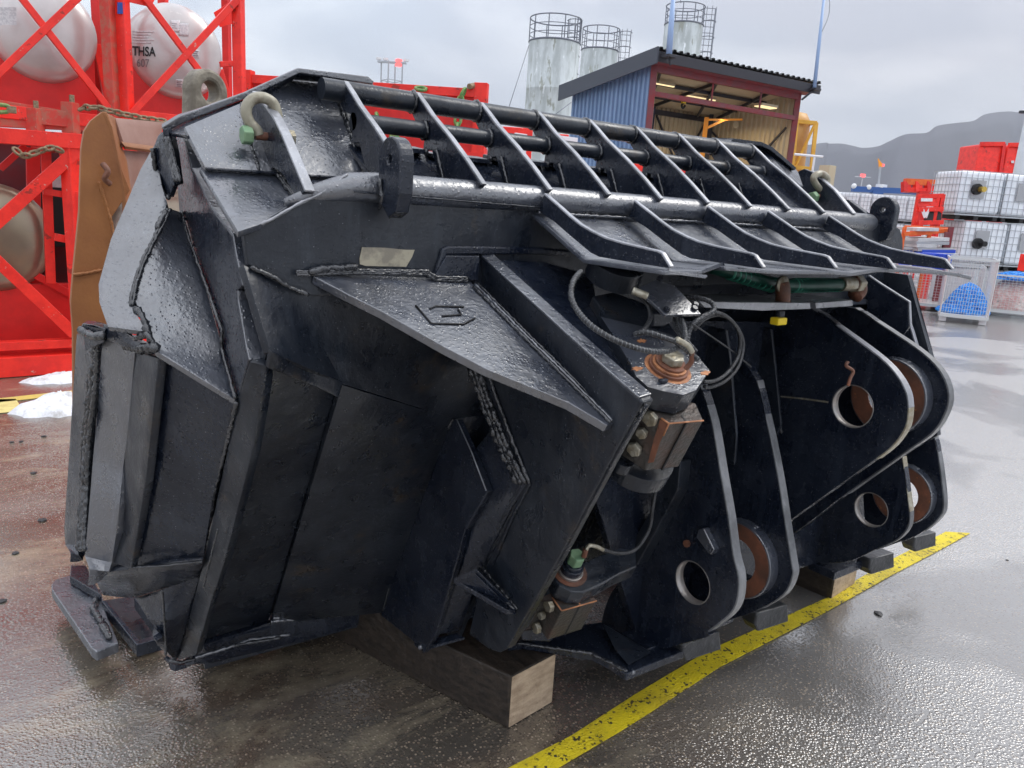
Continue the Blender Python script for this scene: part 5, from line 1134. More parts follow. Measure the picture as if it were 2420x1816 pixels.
beam('corner_post', A1, A1+EZ*(cp(250, 395).z), .13, .16, MR, t); beam('corner_post', A0, A0+EZ*(zt+.1), .13, .16, MR, t)
for k in range(7): pp = A0.lerp(A1, (k+.5)/7); beam('stake', pp-dep*.03, pp-dep*.03+EZ*(zt-.8), .08, .05, MR, t)
prism('side_wall', [A1, A1+dep*2.4, A1+dep*2.4+EZ*(zt-.5), A1+EZ*(zt-.5)], -rdir*.05, MP, t)
tube('chain_pin', cp(218, 410, dC-.12), cp(245, 405, dC-.02), .035, M['chain_rust'], t)
for i, pts in enumerate(([(215, 412), (195, 430), (182, 455), (175, 480), (165, 560), (162, 610)], [(-10, 440), (-25, 420), (20, 425)], [(-225, 520), (-215, 560), (-205, 600)], [(-75, 560), (-60, 590), (-35, 600)], [(-170, 640), (-120, 660), (-110, 690)])):
    chain('lashing_chain', [cp(x, y, dC-.12) for x, y in pts], .02, M['chain_green'], ['green chain hanging from the pin at the right corner of the red container', 'green chain end looped over the top rail of the red container', 'short green chain down the left part of the red container wall', 'green chain behind the second guard rib of the bucket', 'green chain low on the red container between two guard tubes'][i], group='green chains on the red container')
# distant red and white boxes behind the ribs
def cbox(name, x0, y0, x1, y1, d, m, lab, cat, group=None, depth=2.0, t_='F', to_ground=True):
    a = P(t_, x0, y0, 'd', d); b_ = P(t_, x1, y0, 'd', d); zt_ = a.z; zb = 0 if to_ground else P(t_, x0, y1, 'd', d).z
    r = Vector((b_.x-a.x, b_.y-a.y, 0)); w = r.length; r.normalize(); n = Vector((-r.y, r.x, 0)); n = n if n.dot(a-CP) > 0 else -n
    p0 = Vector((a.x, a.y, zb)); o = prism(name, [p0, p0+r*w, p0+r*w+n*depth, p0+n*depth], (0, 0, zt_-zb), m, w=.02)
    tag(o, lab, cat, group); return o, p0, r, n, w, zt_
o_, p0, r, n, w, zt_ = cbox('container_block', 375, 598, 520, 800, 16, MR, 'red and white striped container seen through the second rib gap', 'container')
t = thing('white_panel_stack', 'white panels against the red container between the ribs', 'panels', tuple(p0)); 
for k in range(2): box('panel', p0+r*(.45+.95*k)-n*.03+EZ*(zt_-.35), .45, .04, .45, M['white_paint'], t)
cbox('container_block', 610, 632, 690, 900, 17, MR, 'red container corner between the third and fourth rib', 'container')
cbox('container_block', 1000, 770, 1060, 900, 13, MR, 'small red crate low behind the fifth rib gap', 'crate')
cbox('container_block', 1225, 800, 1270, 900, 13, MR, 'small red crate low behind the sixth rib gap', 'crate')
cbox('grey_cabinet', 262, 690, 330, 900, 12, M['grey_light'], 'grey plastic drum beside the red container', 'cabinet')
# lattice mast
t = thing('lattice_mast', 'slim steel lattice floodlight mast with a red lamp', 'mast', tuple(Vector(P('A', 1850, 400, 'd', 70))*Vector((1, 1, 0)).length if False else (P('A', 1850, 400, 'd', 70).x, P('A', 1850, 400, 'd', 70).y, 0)))
b0_ = P('A', 1850, 400, 'd', 70); ztop = P('A', 1850, 300, 'd', 70).z; bx, by = b0_.x, b0_.y
for sx in (-.7, .7):
    for sy in (-.7, .7): beam('leg', (bx+sx, by+sy, 0), (bx+sx, by+sy, ztop), .1, .1, M['mast_steel'], t, bw=0)
bm = bmesh.new(); z = 0; k = 0
while z < ztop-1.6:
    for a_, b_ in (((-.7, -.7), (.7, -.7)), ((.7, -.7), (.7, .7)), ((.7, .7), (-.7, .7)), ((-.7, .7), (-.7, -.7))):
        add_beam(bm, (bx+a_[0], by+a_[1], z), (bx+b_[0], by+b_[1], z+1.5), .06, .06); add_beam(bm, (bx+a_[0], by+a_[1], z+1.5), (bx+b_[0], by+b_[1], z+1.5), .06, .06)
    z += 1.5
stuff(link('lattice', mesh_from(bm, 'lattice'), M['mast_steel'], t))
hdm = Vector((.8, -.6, 0))
beam('head_frame', Vector((bx, by, ztop))-hdm*1.3, Vector((bx, by, ztop))+hdm*1.3, .3, .15, M['mast_steel'], t)
for k in (-1.2, -.6, .7, 1.3): box('floodlight', Vector((bx, by, ztop+.25))+hdm*k, .4, .3, .2, M['sticker_white'], t)
box('red_lamp', Vector((bx, by, ztop+.0))+hdm*.6, .45, .45, .6, M['lamp_red'], t)
# silos
def silo(x0, x1, ytop, t_, d, lab, cat='silo', rail=True, ladder=None, rail_h=1.15):
    a = P(t_, x0, ytop, 'd', d); b_ = P(t_, x1, ytop, 'd', d); c = (a+b_)/2; r = (b_-a).length/2; zt_ = c.z
    t = thing('silo', lab, cat, (c.x, c.y, 0), 'silos behind the blue shed')
    bm = bmesh.new(); n = 40; zs = [0]; 
    z = zt_
    prof = [(r*.2, zt_+r*.16), (r*.98, zt_+.02), (r, zt_-.05)]
    while z > 2.5: prof += [(r, z-.05), (r*1.004, z-.03), (r*1.004, z+.0)] if z < zt_ else []; z -= 2.4
    prof = [(r*.2, zt_+r*.16), (r*.98, zt_+.03), (r, zt_), (r, zt_-.03)]
    k = 1
    while zt_-2.4*k > .5:
        zz = zt_-2.4*k; prof += [(r, zz+.05), (r*1.008, zz+.03), (r*1.008, zz-.03), (r, zz-.05)]; k += 1
    prof += [(r, 0)]
    rings = [[bm.verts.new(Vector((c.x+q*cos(2*pi*i/n), c.y+q*sin(2*pi*i/n), z_))) for i in range(n)] for q, z_ in prof]
    for A, B in zip(rings, rings[1:]):
        for i in range(n): bm.faces.new((A[i], A[(i+1) % n], B[(i+1) % n], B[i]))
    bm.faces.new(rings[0]); o = link('shell', mesh_from(bm, 'shell', True), M['galv'], t); o.modifiers.new('e', 'EDGE_SPLIT').split_angle = radians(50)
    H = P(t_, (x0+x1)/2, ytop, 'd', d).z
    hr = rail_h
    for zz, rr in ((hr, .035), (hr*.66, .022), (hr*.33, .022), (.05, .05)):
        bm = bmesh.new(); add_sweep(bm, [Vector((c.x+r*cos(2*pi*i/n), c.y+r*sin(2*pi*i/n), zt_+zz)) for i in range(n+1)], rr, 6, False); link('hoop_rail', mesh_from(bm, 'rail'), M['rail_steel'], t)
    for i in range(0, n, 4): tube('rail_post', Vector((c.x+r*cos(2*pi*i/n), c.y+r*sin(2*pi*i/n), zt_)), Vector((c.x+r*cos(2*pi*i/n), c.y+r*sin(2*pi*i/n), zt_+hr)), .03, M['rail_steel'], t, n=6)
    if ladder:
        dirn = Vector((_r.x, _r.y, 0)).normalized(); bse = c+dirn*(r*ladder)
        bse = Vector((bse.x, bse.y, 0))
        fr = Vector((-_d.x, -_d.y, 0)).normalized()
        w = .33
        for s in (-w, w): tube('ladder_stile', bse+dirn*s+fr*.0, bse+dirn*s+EZ*(zt_+hr), .03, M['rail_steel'], t, n=6)
        bm = bmesh.new(); z = zt_-8
        while z < zt_+hr:
            add_beam(bm, bse+dirn*-w+EZ*z, bse+dirn*w+EZ*z, .03, .03)
            z += .35
        z = zt_-6
        while z < zt_+hr+.1:
            add_sweep(bm, [bse+EZ*z+dirn*(w*1.2*cos(a))+fr*(.1+.55*sin(a)) for a in [pi*i/8 for i in range(9)]], .022, 5); z += .9
        for a in (pi*.25, pi*.5, pi*.75): add_sweep(bm, [bse+EZ*(zt_-6)+dirn*(w*1.2*cos(a))+fr*(.1+.55*sin(a)), bse+EZ*(zt_+hr)+dirn*(w*1.2*cos(a))+fr*(.1+.55*sin(a))], .018, 5)
        stuff(link('ladder_cage', mesh_from(bm, 'cage'), M['rail_steel'], t))
    return t, c, r, zt_
t1, c1, r1, z1 = silo(500, 742, 210, 'F', 42, 'nearest tall grey silo, leftmost of the three behind the blue shed', rail_h=1.25, ladder=.72)
t2, c2, r2, z2 = silo(748, 920, 245, 'F', 50, 'middle silo, lower and half hidden by the roof of the shed', rail_h=1.35, ladder=1.35)
t3, c3, r3, z3 = silo(1142, 1322, 125, 'F', 47, 'right silo with caged ladder rising above the shed roof', rail_h=1.1, ladder=1.28)
# stay wires
def wire(a, b_, r, m, lab, name='stay_wire', group='thin wires in the sky'):
    o = sweep(name, [a, b_], r, m, n=5); return tag(o, lab, 'wire', group)
wire(P('F', 500, 215, 'd', 41), P('F', 395, 540, 'd', 36), .02, M['rail_steel'], 'thin stay wire slanting down left of the nearest silo')
wire(P('F', 700, 485, 'd', 30), P('F', 600, 560, 'd', 29), .015, M['rail_steel'], 'thin wire at the lower left corner of the blue shed')

# ---------------- the blue shed
dS = 21.0
FL = P('F', 1095, 300, 'd', dS)
k_ = (FL-CP).length
FR = P('F', 1775, 430, 'd', dS*1.12)
FRz = FR.z
# choose the depth of the right post so that the eave is level
lo, hi = dS*.8, dS*1.6
for _ in range(40):
    mid = (lo+hi)/2
    if P('F', 1775, 437, 'd', mid).z < FL.z: lo = mid
    else: hi = mid
FR = P('F', 1775, 437, 'd', lo)
ux = Vector((FR.x-FL.x, FR.y-FL.y, 0)); Wd = ux.length; ux.normalize(); uy = Vector((-ux.y, ux.x, 0)); uy = uy if uy.y > 0 else -uy
O = Vector((FL.x, FL.y, 0)); HF = FL.z
def Sx(u, v, z): return O+ux*u+uy*v+EZ*z
# depth of the back-left corner: pixel ray against the side wall plane
rb_ = ray(*px('F', 712, 440)); tt = (O-CP).dot(ux)/rb_.dot(ux); BLp = CP+rb_*tt; Dp = (BLp-O).dot(uy); HB = BLp.z
print('shed', Wd, Dp, HF, HB, FL, FR)
sh = thing('open_shed', 'open-fronted lean-to shed of blue corrugated sheet with beige inside and dark roof', 'shed', tuple(O))
def corr(name, p0, du, dv_list, n, amp, m, nrm, wave=.0):
    """corrugated sheet: ribs run along dv; trapezoid profile across du; p0 corner; du total vector; top(u) gives height vector"""
    bm = bmesh.new(); prev = None; L = du.length; k = int(L/n)
    prof = [(0, 0), (.3, 0), (.42, 1), (.78, 1), (.9, 0)]
    pts = []
    for i in range(k):
        for a, h in prof: pts.append(((i+a)/k, h*amp))
    pts.append((1, 0))
    for f, h in pts:
        b0 = p0+du*f+nrm*h; t0 = b0+dv_list(f)
        cur = (bm.verts.new(b0), bm.verts.new(t0))
        if prev: bm.faces.new((prev[0], cur[0], cur[1], prev[1]))
        prev = cur
    o = link(name, mesh_from(bm, name), m, sh); s = o.modifiers.new('s', 'SOLIDIFY'); s.thickness = .004; return o
corr('side_sheet', Sx(-.02, 0, 0), uy*Dp, lambda f: EZ*(HF+(HB-HF)*f), .19, .05, M['blue_sheet'], -ux)
corr('side_lining', Sx(.12, 0, 0), uy*Dp, lambda f: EZ*(HF+(HB-HF)*f), .22, .04, M['beige_sheet'], ux)
corr('back_sheet', Sx(0, Dp, 0), ux*Wd, lambda f: EZ*HB, .2, .05, M['beige_sheet'], -uy)
corr('right_sheet', Sx(Wd, 0, 0), uy*Dp, lambda f: EZ*(HF+(HB-HF)*f), .2, .05, M['beige_sheet'], -ux)
rs = (HB-HF)/Dp
def roofz(v): return HF+rs*v
ov = .45
corr('roof_sheet', Sx(-.35, -ov, roofz(-ov)+.22), ux*(Wd+.8), lambda f: uy*(Dp+ov+.3)+EZ*rs*(Dp+ov+.3), .24, .06, M['roof_dark'], EZ)
prism('ceiling', [Sx(.05, .1, roofz(.1)-.02), Sx(Wd-.05, .1, roofz(.1)-.02), Sx(Wd-.05, Dp, HB-.02), Sx(.05, Dp, HB-.02)], (0, 0, .05), M['ceiling_board'], sh, w=0)
prism('verge_board', [Sx(-.38, -ov-.05, roofz(-ov)+.26), Sx(-.38, -ov-.05, roofz(-ov)-.16), Sx(-.38, Dp+.3, roofz(Dp+.3)-.22), Sx(-.38, Dp+.3, roofz(Dp+.3)+.24)], ux*.05, M['fascia_grey'], sh)
prism('eave_board', [Sx(-.33, -ov, roofz(-ov)+.16), Sx(Wd+.45, -ov, roofz(-ov)+.16), Sx(Wd+.45, -ov, roofz(-ov)-.10), Sx(-.33, -ov, roofz(-ov)-.10)], uy*.05, M['dark_steel'], sh)
prism('soffit', [Sx(-.3, -ov+.06, roofz(-ov)-.06), Sx(Wd+.3, -ov+.06, roofz(-ov)-.06), Sx(Wd+.3, 0, HF-.06), Sx(-.3, 0, HF-.06)], (0, 0, .04), M['red_steel'], sh)
for u in (0, Wd): beam('front_post', Sx(u, 0, 0), Sx(u, 0, HF), .17, .17, M['red_steel'], sh)
for u in (0.15, Wd-.1): beam('back_post', Sx(u, Dp-.15, 0), Sx(u, Dp-.15, HB), .14, .14, M['dark_steel'], sh)
beam('front_beam', Sx(0, 0, HF-.12), Sx(Wd, 0, HF-.12), .14, .2, M['red_steel'], sh)
beam('tie_beam', Sx(0, 0, HF-.78), Sx(Wd, 0, HF-.78), .12, .13, M['red_steel'], sh)
for f in (.38, .72): beam('hanger', Sx(Wd*f, 0, HF-.2), Sx(Wd*f, 0, HF-.8), .05, .05, M['red_steel'], sh)
for f0, f1 in ((.05, .42), (.42, .42), (.42, .8), (.8, .95)):
    beam('roof_truss', Sx(Wd*f0+.2, .3, HF-.12), Sx(Wd*f1+.3, Dp-.3, HB-.15), .07, .09, M['dark_steel'], sh)
for f in (.33, .66): beam('purlin', Sx(0, Dp*f, roofz(Dp*f)-.1), Sx(Wd, Dp*f, roofz(Dp*f)-.1), .08, .10, M['dark_steel'], sh)
beam('back_rail', Sx(.1, Dp-.12, HB-.2), Sx(Wd, Dp-.12, HB-.2), .1, .16, M['dark_steel'], sh); beam('back_rail', Sx(.1, Dp-.12, HB*.52), Sx(Wd, Dp-.12, HB*.52), .07, .07, M['dark_steel'], sh)
for a_, b_ in (((.3, HB-.3), (2.6, 1.5)), ((2.9, HB-.3), (.8, 1.2)), ((Wd-.3, HB-.3), (Wd-2.4, 1.5)), ((Wd-2.6, HB-.3), (Wd-.3, 1.8))):
    beam('wall_brace', Sx(a_[0], Dp-.1, a_[1]), Sx(b_[0], Dp-.1, b_[1]), .05, .06, M['dark_steel'], sh)
beam('wall_brace', Sx(Wd-.12, .2, 2.2), Sx(Wd-.12, Dp-.3, HB-.6), .05, .06, M['dark_steel'], sh); beam('wall_brace', Sx(Wd-.12, .2, HB-.6), Sx(Wd-.12, Dp-.3, 1.6), .05, .06, M['dark_steel'], sh)
beam('mid_post', Sx(Wd*.52, Dp-.2, 0), Sx(Wd*.52, Dp-.2, HB), .18, .18, mat('post_navy', (.02, .025, .07), .5), sh)
prism('slab', [Sx(0, 0, .01), Sx(Wd, 0, .01), Sx(Wd, Dp, .01), Sx(0, Dp, .01)], (0, 0, .08), M['grey_light'], sh)
def inshed(x, y, v):
    r = ray(*px('F', x, y)); return CP+r*((Sx(0, v, 0)-CP).dot(uy)/r.dot(uy))
def lamp(x, y, v, L, lab, w=.2):
    c = inshed(x, y, v); t = thing('shed_lamp', lab, 'lamp', tuple(c), 'strip lamps inside the shed'); beam('housing', c-ux*L/2, c+ux*L/2, w, .07, M['beige_sheet'], t); beam('diffuser', c-ux*L*.48-EZ*.05, c+ux*L*.48-EZ*.05, w*.8, .03, M['lamp_face'], t); return t
lamp(1140, 395, 1.0, .8, 'warm strip lamp at the upper left inside the blue shed', .08); lamp(1305, 455, 1.8, 1.5, 'long warm strip lamp beside the hook inside the shed', .07); lamp(1620, 500, .35, .75, 'square lamp under the beam at the right of the shed', .35)
for lc in (Sx(Wd*.35, Dp*.5, HB-.6), Sx(Wd*.75, Dp*.35, HB-.5)):
    lo_ = bpy.data.objects.new('shed_light', bpy.data.lights.new('shed_light', 'AREA')); COL.objects.link(lo_); lo_.location = lc; lo_.data.energy = 22; lo_.data.size = 1.2; lo_.data.color = (1, .8, .5)
t = thing('hoist_hook', 'yellow and black hoist block hanging from the shed roof', 'hook', tuple(inshed(1230, 480, 1.8)))
tube('hoist_chain', inshed(1238, 450, 1.8), inshed(1238, 400, 1.8), .015, M['chain_rust'], t, n=6); beam('hook_block', inshed(1235, 455, 1.8), inshed(1230, 490, 1.8), .1, .12, M['yellow_cap'], t); sweep('hook', smooth_pts([inshed(1230, 488, 1.8), inshed(1222, 500, 1.8), inshed(1228, 512, 1.8), inshed(1238, 500, 1.8)], 4), .035, M['ink'], t)
t = thing('jib_crane', 'orange swing jib crane standing inside the shed', 'crane', tuple(Vector((inshed(1335, 600, 1.2).x, inshed(1335, 600, 1.2).y, 0))))
OJ = mat('jib_orange', (.85, .32, .03), .5)
c = inshed(1340, 556, 1.2); beam('column', Vector((c.x, c.y, 0)), c, .13, .13, OJ, t); beam('arm', c-EZ*.07, inshed(1505, 566, 1.2), .08, .06, OJ, t); beam('strut', inshed(1342, 605, 1.2), inshed(1425, 566, 1.2), .06, .07, OJ, t)
t = tag(prism('wall_lamp', circ(inshed(1478, 590, Dp*.55), ux, EZ, .12, 16), uy*.06, M['beige_sheet']), 'round pale fitting on the inner wall of the shed', 'fitting')
# blue poles on the shed corners
for (x, y, x2, y2, lab) in ((1161, 268, 1186, -60, 'blue pole rising from the left corner of the shed roof'), (1848, 425, 1900, -60, 'tall thin blue pole at the right corner of the shed roof')):
    d = (FL-CP).dot(CD)-.6 if x < 1500 else (FR-CP).dot(CD)-.4
    a = P('F', x, y, 'd', d); b_ = P('F', x2, y2, 'd', d); top_ = Vector((a.x, a.y, 0)); 
    t = thing('flag_pole', lab, 'pole', tuple(a), 'blue poles on the shed')
    L = (b_-a).length; tip = a+(b_-a).normalized()*L
    r0 = .085 if x < 1500 else .06
    sweep('pole', [a, a.lerp(tip, .5), tip], [r0, r0*.85, r0*.6], M['pole_blue'], t, n=12)
    box('bracket', a, .3, .3, .07, M['dark_steel'], t); beam('stay', a, a-ux*.5-EZ*.35 if x > 1500 else a+ux*.1-EZ*.2, .05, .05, M['dark_steel'], t)
wire(P('F', 1218, 15, 'd', 30), P('F', 1215, -60, 'd', 30), .012, M['rail_steel'], 'thin aerial beside the left blue pole')
sm = smooth_pts([P('F', 1885, 150, 'd', 20), P('F', 1912, 90, 'd', 20), P('F', 1922, 30, 'd', 20), P('F', 1915, -40, 'd', 20)], 5); o = sweep('halyard', sm, .008, M['rail_steel'], n=5); tag(o, 'thin slack line beside the right blue pole', 'wire', 'thin wires in the sky')

# yellow tank frame right of the shed
dY = 27
def yp(x, y, d=dY): return P('F', x, y, 'd', d)
t = thing('tank_container', 'orange-yellow tank frame standing on end behind the right post of the shed', 'tank container', (yp(1810, 700).x, yp(1810, 700).y, 0))
corn = [yp(1765, 575), yp(1858, 583), yp(1835, 800), yp(1745, 790)]
for off_ in (Vector((0, 0, 0)), Vector((.6, 1.6, 0))):
    for a_, b_ in ((0, 1), (1, 2), (2, 3), (3, 0)): beam('frame_member', corn[a_]+off_, corn[b_]+off_, .13, .13, M['yellow_frame'], t)
for k_2 in range(4): beam('frame_member', corn[k_2], corn[k_2]+Vector((.6, 1.6, 0)), .1, .1, M['yellow_frame'], t)
for k_2 in (2, 3): beam('leg', corn[k_2], Vector((corn[k_2].x, corn[k_2].y, 0)), .13, .13, M['yellow_frame'], t)
beam('brace', corn[1]-ux*.05, corn[3].lerp(corn[2], .15), .07, .07, M['yellow_frame'], t)
cc = (corn[0]+corn[1]+corn[2]+corn[3])/4+Vector((.3, .8, 0)); bm = bmesh.new(); pr = [(.05, 1.35), (.45, 1.25), (.6, .95), (.62, .4), (.62, -1.0), (.4, -1.3), (.05, -1.4)]
rg = [[bm.verts.new(cc+Vector((q*cos(2*pi*i/24), q*sin(2*pi*i/24), z*.9))) for i in range(24)] for q, z in pr]
for A, B in zip(rg, rg[1:]):
    for i in range(24): bm.faces.new((A[i], A[(i+1) % 24], B[(i+1) % 24], B[i]))
link('tank_shell', mesh_from(bm, 'tk', True), M['tan_tank'], t)
t = thing('hand_rail', 'white T shaped railing post right of the shed', 'railing', (yp(1845, 800, 20).x, yp(1845, 800, 20).y, 0))
a = yp(1850, 742, 20); tube('post', Vector((a.x, a.y, 0)), a, .03, M['white_paint'], t, n=8); tube('rail', yp(1755, 730, 20), yp(1890, 742, 20), .03, M['white_paint'], t, n=8)
tag(box('small_cabinet', yp(1905, 840, 20), .3, .3, .6, M['beige_sheet']), 'small beige cabinet behind the right shackle', 'cabinet')

# ================================================================ BACKGROUND, RIGHT
def gp(x, y, d): return P('G', x, y, 'd', d)
RV = Vector((_r.x, _r.y, 0)).normalized(); DV = Vector((_d.x, _d.y, 0)).normalized()
# IBC totes
def make_ibc(label, group, patch=True):
    t = thing('ibc_tote', label, 'ibc tote', (0, 0, 0), group)
    w, d, h = 1.2, 1.0, 1.0
    box('container_bottle', Vector((0, 0, .15+h/2)), w-.03, d-.03, h-.03, M['ibc_plastic'], t, w=.07)
    bm = bmesh.new()
    nx, nz = 8, 6
    for s in (-1, 1):
        for i in range(nx+1): add_beam(bm, (-w/2+w*i/nx, s*d/2, .14), (-w/2+w*i/nx, s*d/2, .15+h), .011, .011)
        for i in range(nx): add_beam(bm, (s*w/2, -d/2+d*i/nx, .14), (s*w/2, -d/2+d*i/nx, .15+h), .011, .011)
        for j in range(nz+1):
            z = .16+(h-.02)*j/nz
            add_beam(bm, (-w/2, s*(d/2+.012), z), (w/2, s*(d/2+.012), z), .011, .014); add_beam(bm, (s*(w/2+.012), -d/2, z), (s*(w/2+.012), d/2, z), .011, .014)
    stuff(link('cage', mesh_from(bm, 'cage'), M['ibc_cage'], t))
    for x in (-.5, 0, .5): box('pallet_foot', Vector((x, 0, .05)), .12, d, .09, M['plastic_black'], t, w=0)
    box('pallet_deck', Vector((0, 0, .115)), w, d, .03, M['ibc_cage'], t, w=0)
    if patch:
        box('label_plate', Vector((-.1, -d/2-.02, .72)), .36, .012, .42, M['plate_grey'], t, w=0)
    return t
FR_ = Matrix.Rotation(radians(0), 3, 'Z')
yawI = math.atan2(RV.y, RV.x)+radians(8)
ibc0 = make_ibc('white caged tote, upper left of the near block at the right', 'near white caged totes')
def place(root, p, yaw, first=False, label=None, group=None):
    if first: root.location = p; root.rotation_euler = (0, 0, yaw); return root
    return dup(root, p, yaw, label, group)
for ch in ibc0.children: ch.matrix_parent_inverse = Matrix.Identity(4)
dI = 19.5
pb_ = gp(1130, 1050, dI); fx = Vector((cos(yawI), sin(yawI), 0)); fy = Vector((-sin(yawI), cos(yawI), 0))
zI = [gp(1300, 662, dI).z, gp(1300, 1050, dI).z-.02]
base = Vector((pb_.x, pb_.y, 0))
print('ibc z', zI)
zlo = max(zI[1], 0); 
labs = ['white caged tote, upper left of the near block at the right', 'white caged tote, upper right of the near block, cut by the light pole', 'white caged tote with black valve, lower left of the near block', 'white caged tote, lower right of the near block beside the pole']
n_ = 0
for lv in (1, 0):
    for cx_i in range(2):
        off_ = -.25 if lv == 1 else .1
        p = base+fx*(cx_i*1.22+off_)+EZ*(zlo+1.17*lv)
        if n_ == 0: place(ibc0, p, yawI, True)
        else: place(ibc0, p, yawI, False, labs[n_], 'near white caged totes')
        n_ += 1
for i in range(2):
    p = base+fx*(i*1.22+.1); o = box('plinth', p+EZ*(zlo/2), 1.15, 1.0, max(zlo-.005, .02), M['grey_light']); tag(o, ['concrete plinth under the lower left tote', 'concrete plinth under the lower right tote'][i], 'plinth'); o.rotation_euler = (0, 0, 0)
c = base+fx*-.1-fy*.56+EZ*(zlo+1.17+.70); box('valve', Vector((0, 0, 0)), .001, .001, .001, M['ink'], ibc0) if False else None
for cc, mm, lab in ((base+fx*-.42-fy*.6+EZ*(zlo+1.17+.72), M['brass'], 'brass valve of the upper left tote'), (base+fx*-.12-fy*.6+EZ*(zlo+.62), M['plastic_black'], 'black valve of the lower left tote')):
    t = thing('tote_valve', lab, 'valve', tuple(cc)); prism('flange', circ(cc, fx, EZ, .13, 18), fy*.08, M['plastic_black'], t); tube('spout', cc+fx*.06, cc+fx*.06-fy*.14, .065, mm, t)
# far row of totes
p0_ = P('F', 1990, 925, 'd', 32); far_l = ['leftmost', 'second', 'third', 'fourth', 'fifth', 'sixth']
for i in range(7):
    zz = P('G', 300, 330, 'd', 33).z
    for lv in range(2):
        p = gp(-40+i*118, 330, 33); p = Vector((p.x, p.y, zz-1.16*(lv+1)))
        place(ibc0, p, math.atan2(RV.y, RV.x)-radians(6), False, ('upper' if lv == 0 else 'lower')+' white tote in column %s of the far row' % ['one', 'two', 'three', 'four', 'five', 'six', 'seven'][i], 'far row of white caged totes')
# wire mesh stillages
def stillage(label, c, yaw, w=1.25, d=1.05, h=.92, zl=.13, mesh_n=18, m=None, group='wire mesh stillages'):
    t = thing('wire_stillage', label, 'wire basket', (0, 0, 0), group); m = m or M['wire_zinc']
    bm = bmesh.new(); r = .0048
    for s in (-1, 1):
        for i in range(mesh_n+1):
            x = -w/2+w*i/mesh_n; add_beam(bm, (x, s*d/2, zl), (x, s*d/2, h), r, r)
        for i in range(mesh_n):
            y = -d/2+d*i/mesh_n; add_beam(bm, (s*w/2, y, zl), (s*w/2, y, h), r, r)
        nz = 15
        for j in range(nz+1):
            z = zl+(h-zl)*j/nz; add_beam(bm, (-w/2, s*d/2, z), (w/2, s*d/2, z), r, r); add_beam(bm, (s*w/2, -d/2, z), (s*w/2, d/2, z), r, r)
    stuff(link('wire_mesh', mesh_from(bm, 'wires'), m, t))
    for a_, b_ in (((-1, -1), (1, -1)), ((1, -1), (1, 1)), ((1, 1), (-1, 1)), ((-1, 1), (-1, -1))):
        for z, hh in ((h, .035), (zl, .06)): beam('rim' if z == h else 'base_rail', (a_[0]*w/2, a_[1]*d/2, z), (b_[0]*w/2, b_[1]*d/2, z), .035, hh, m, t, bw=0)
        beam('corner_wire', (a_[0]*w/2, a_[1]*d/2, zl), (a_[0]*w/2, a_[1]*d/2, h), .02, .02, m, t, bw=0)
        box('foot', Vector((a_[0]*w*.42, a_[1]*d*.42, zl/2)), .12, .1, zl-.02, M['white_paint'], t, w=.004)
    box('floor_grid', Vector((0, 0, zl+.01)), w-.02, d-.02, .015, m, t, w=0)
    for ch in t.children: ch.matrix_parent_inverse = Matrix.Identity(4)
    t.location = c; t.rotation_euler = (0, 0, yaw); return t
fA = P('D', 1770, 510, 'Z', 0); fB = P('D', 1955, 530, 'Z', 0); fC = P('D', 2100, 515, 'Z', 0)
front = (fB-fA); wS = front.length/.84; side = (fC-fB); dS_ = side.length/.84
yawS = math.atan2(front.y, front.x); print('stillage', wS, dS_, math.degrees(yawS), math.degrees(math.atan2(side.y, side.x)))
cS = (fA+fC)/2
wS = min(wS, 1.3); dS_ = min(dS_, 1.5)
s1 = stillage('wire basket holding a heap of bright blue rope', cS, yawS, wS, dS_, h=P('G', 1200, 962, 'd', (fB-CP).dot(CD)).z)
cR = P('G', 1750, 1560, 'Z', 0)+DV*.6
stillage('wire basket with pink rags at the right edge of the photo', cR, yawS, 1.2, 1.2, h=.85)
cL = cS-RV*1.35+DV*.9
stillage('wire basket behind and left of the blue rope basket', cL, yawS, 1.2, 1.2, h=.95)
stillage('empty wire basket behind the blue rope basket', cS+DV*1.7+RV*.5, yawS, 1.3, 1.2, h=.98)
stillage('far empty wire basket in front of the lower totes', cS+DV*2.9-RV*.4, yawS, 1.3, 1.2, h=1.25)
def rope_heap(c, rx, ry, h, m, lab, n=26, r=.02, seed=1, cat='rope', zb=.16, name='rope_heap'):
    random.seed(seed); t = thing(name, lab, cat, tuple(c)); bm = bmesh.new()
    for k in range(n):
        pts = []; a0 = random.uniform(0, 2*pi); ph = random.uniform(0, 6); rr0 = random.uniform(.2, .98)
        for i in range(22):
            a = a0+i*.42; q = rr0+.25*sin(i*.9+ph); q = min(max(q, .05), 1.0)
            z = h*max(0, 1-q*q)*random.uniform(.9, 1.02)*(.5+.5*rr0 if False else 1)
            pts.append(c+Vector((rx*q*cos(a), ry*q*sin(a), zb+z*random.choice((1, 1, .9))+random.uniform(0, .03))))
        add_sweep(bm, smooth_pts(pts, 2), r, 5)
    o = link('coil', mesh_from(bm, 'coil', True), m, t); stuff(o)
    bm = bmesh.new(); n_ = 20; rg = []
    for j in range(6):
        q = 1-j/6; rg.append([bm.verts.new(c+Vector((rx*q*cos(2*pi*i/n_), ry*q*sin(2*pi*i/n_), zb+h*(1-q*q)*.78-.01))) for i in range(n_)])
    for A, B in zip(rg, rg[1:]):
        for i in range(n_): bm.faces.new((A[i], A[(i+1) % n_], B[(i+1) % n_], B[i]))
    bm.faces.new(rg[-1]); link('rope_core', mesh_from(bm, 'core', True), m, t); return t
rope_heap(cS+RV*.06, .42, .40, .52, M['blue_rope'], 'heap of bright blue rope inside the middle wire basket', n=64, r=.021)
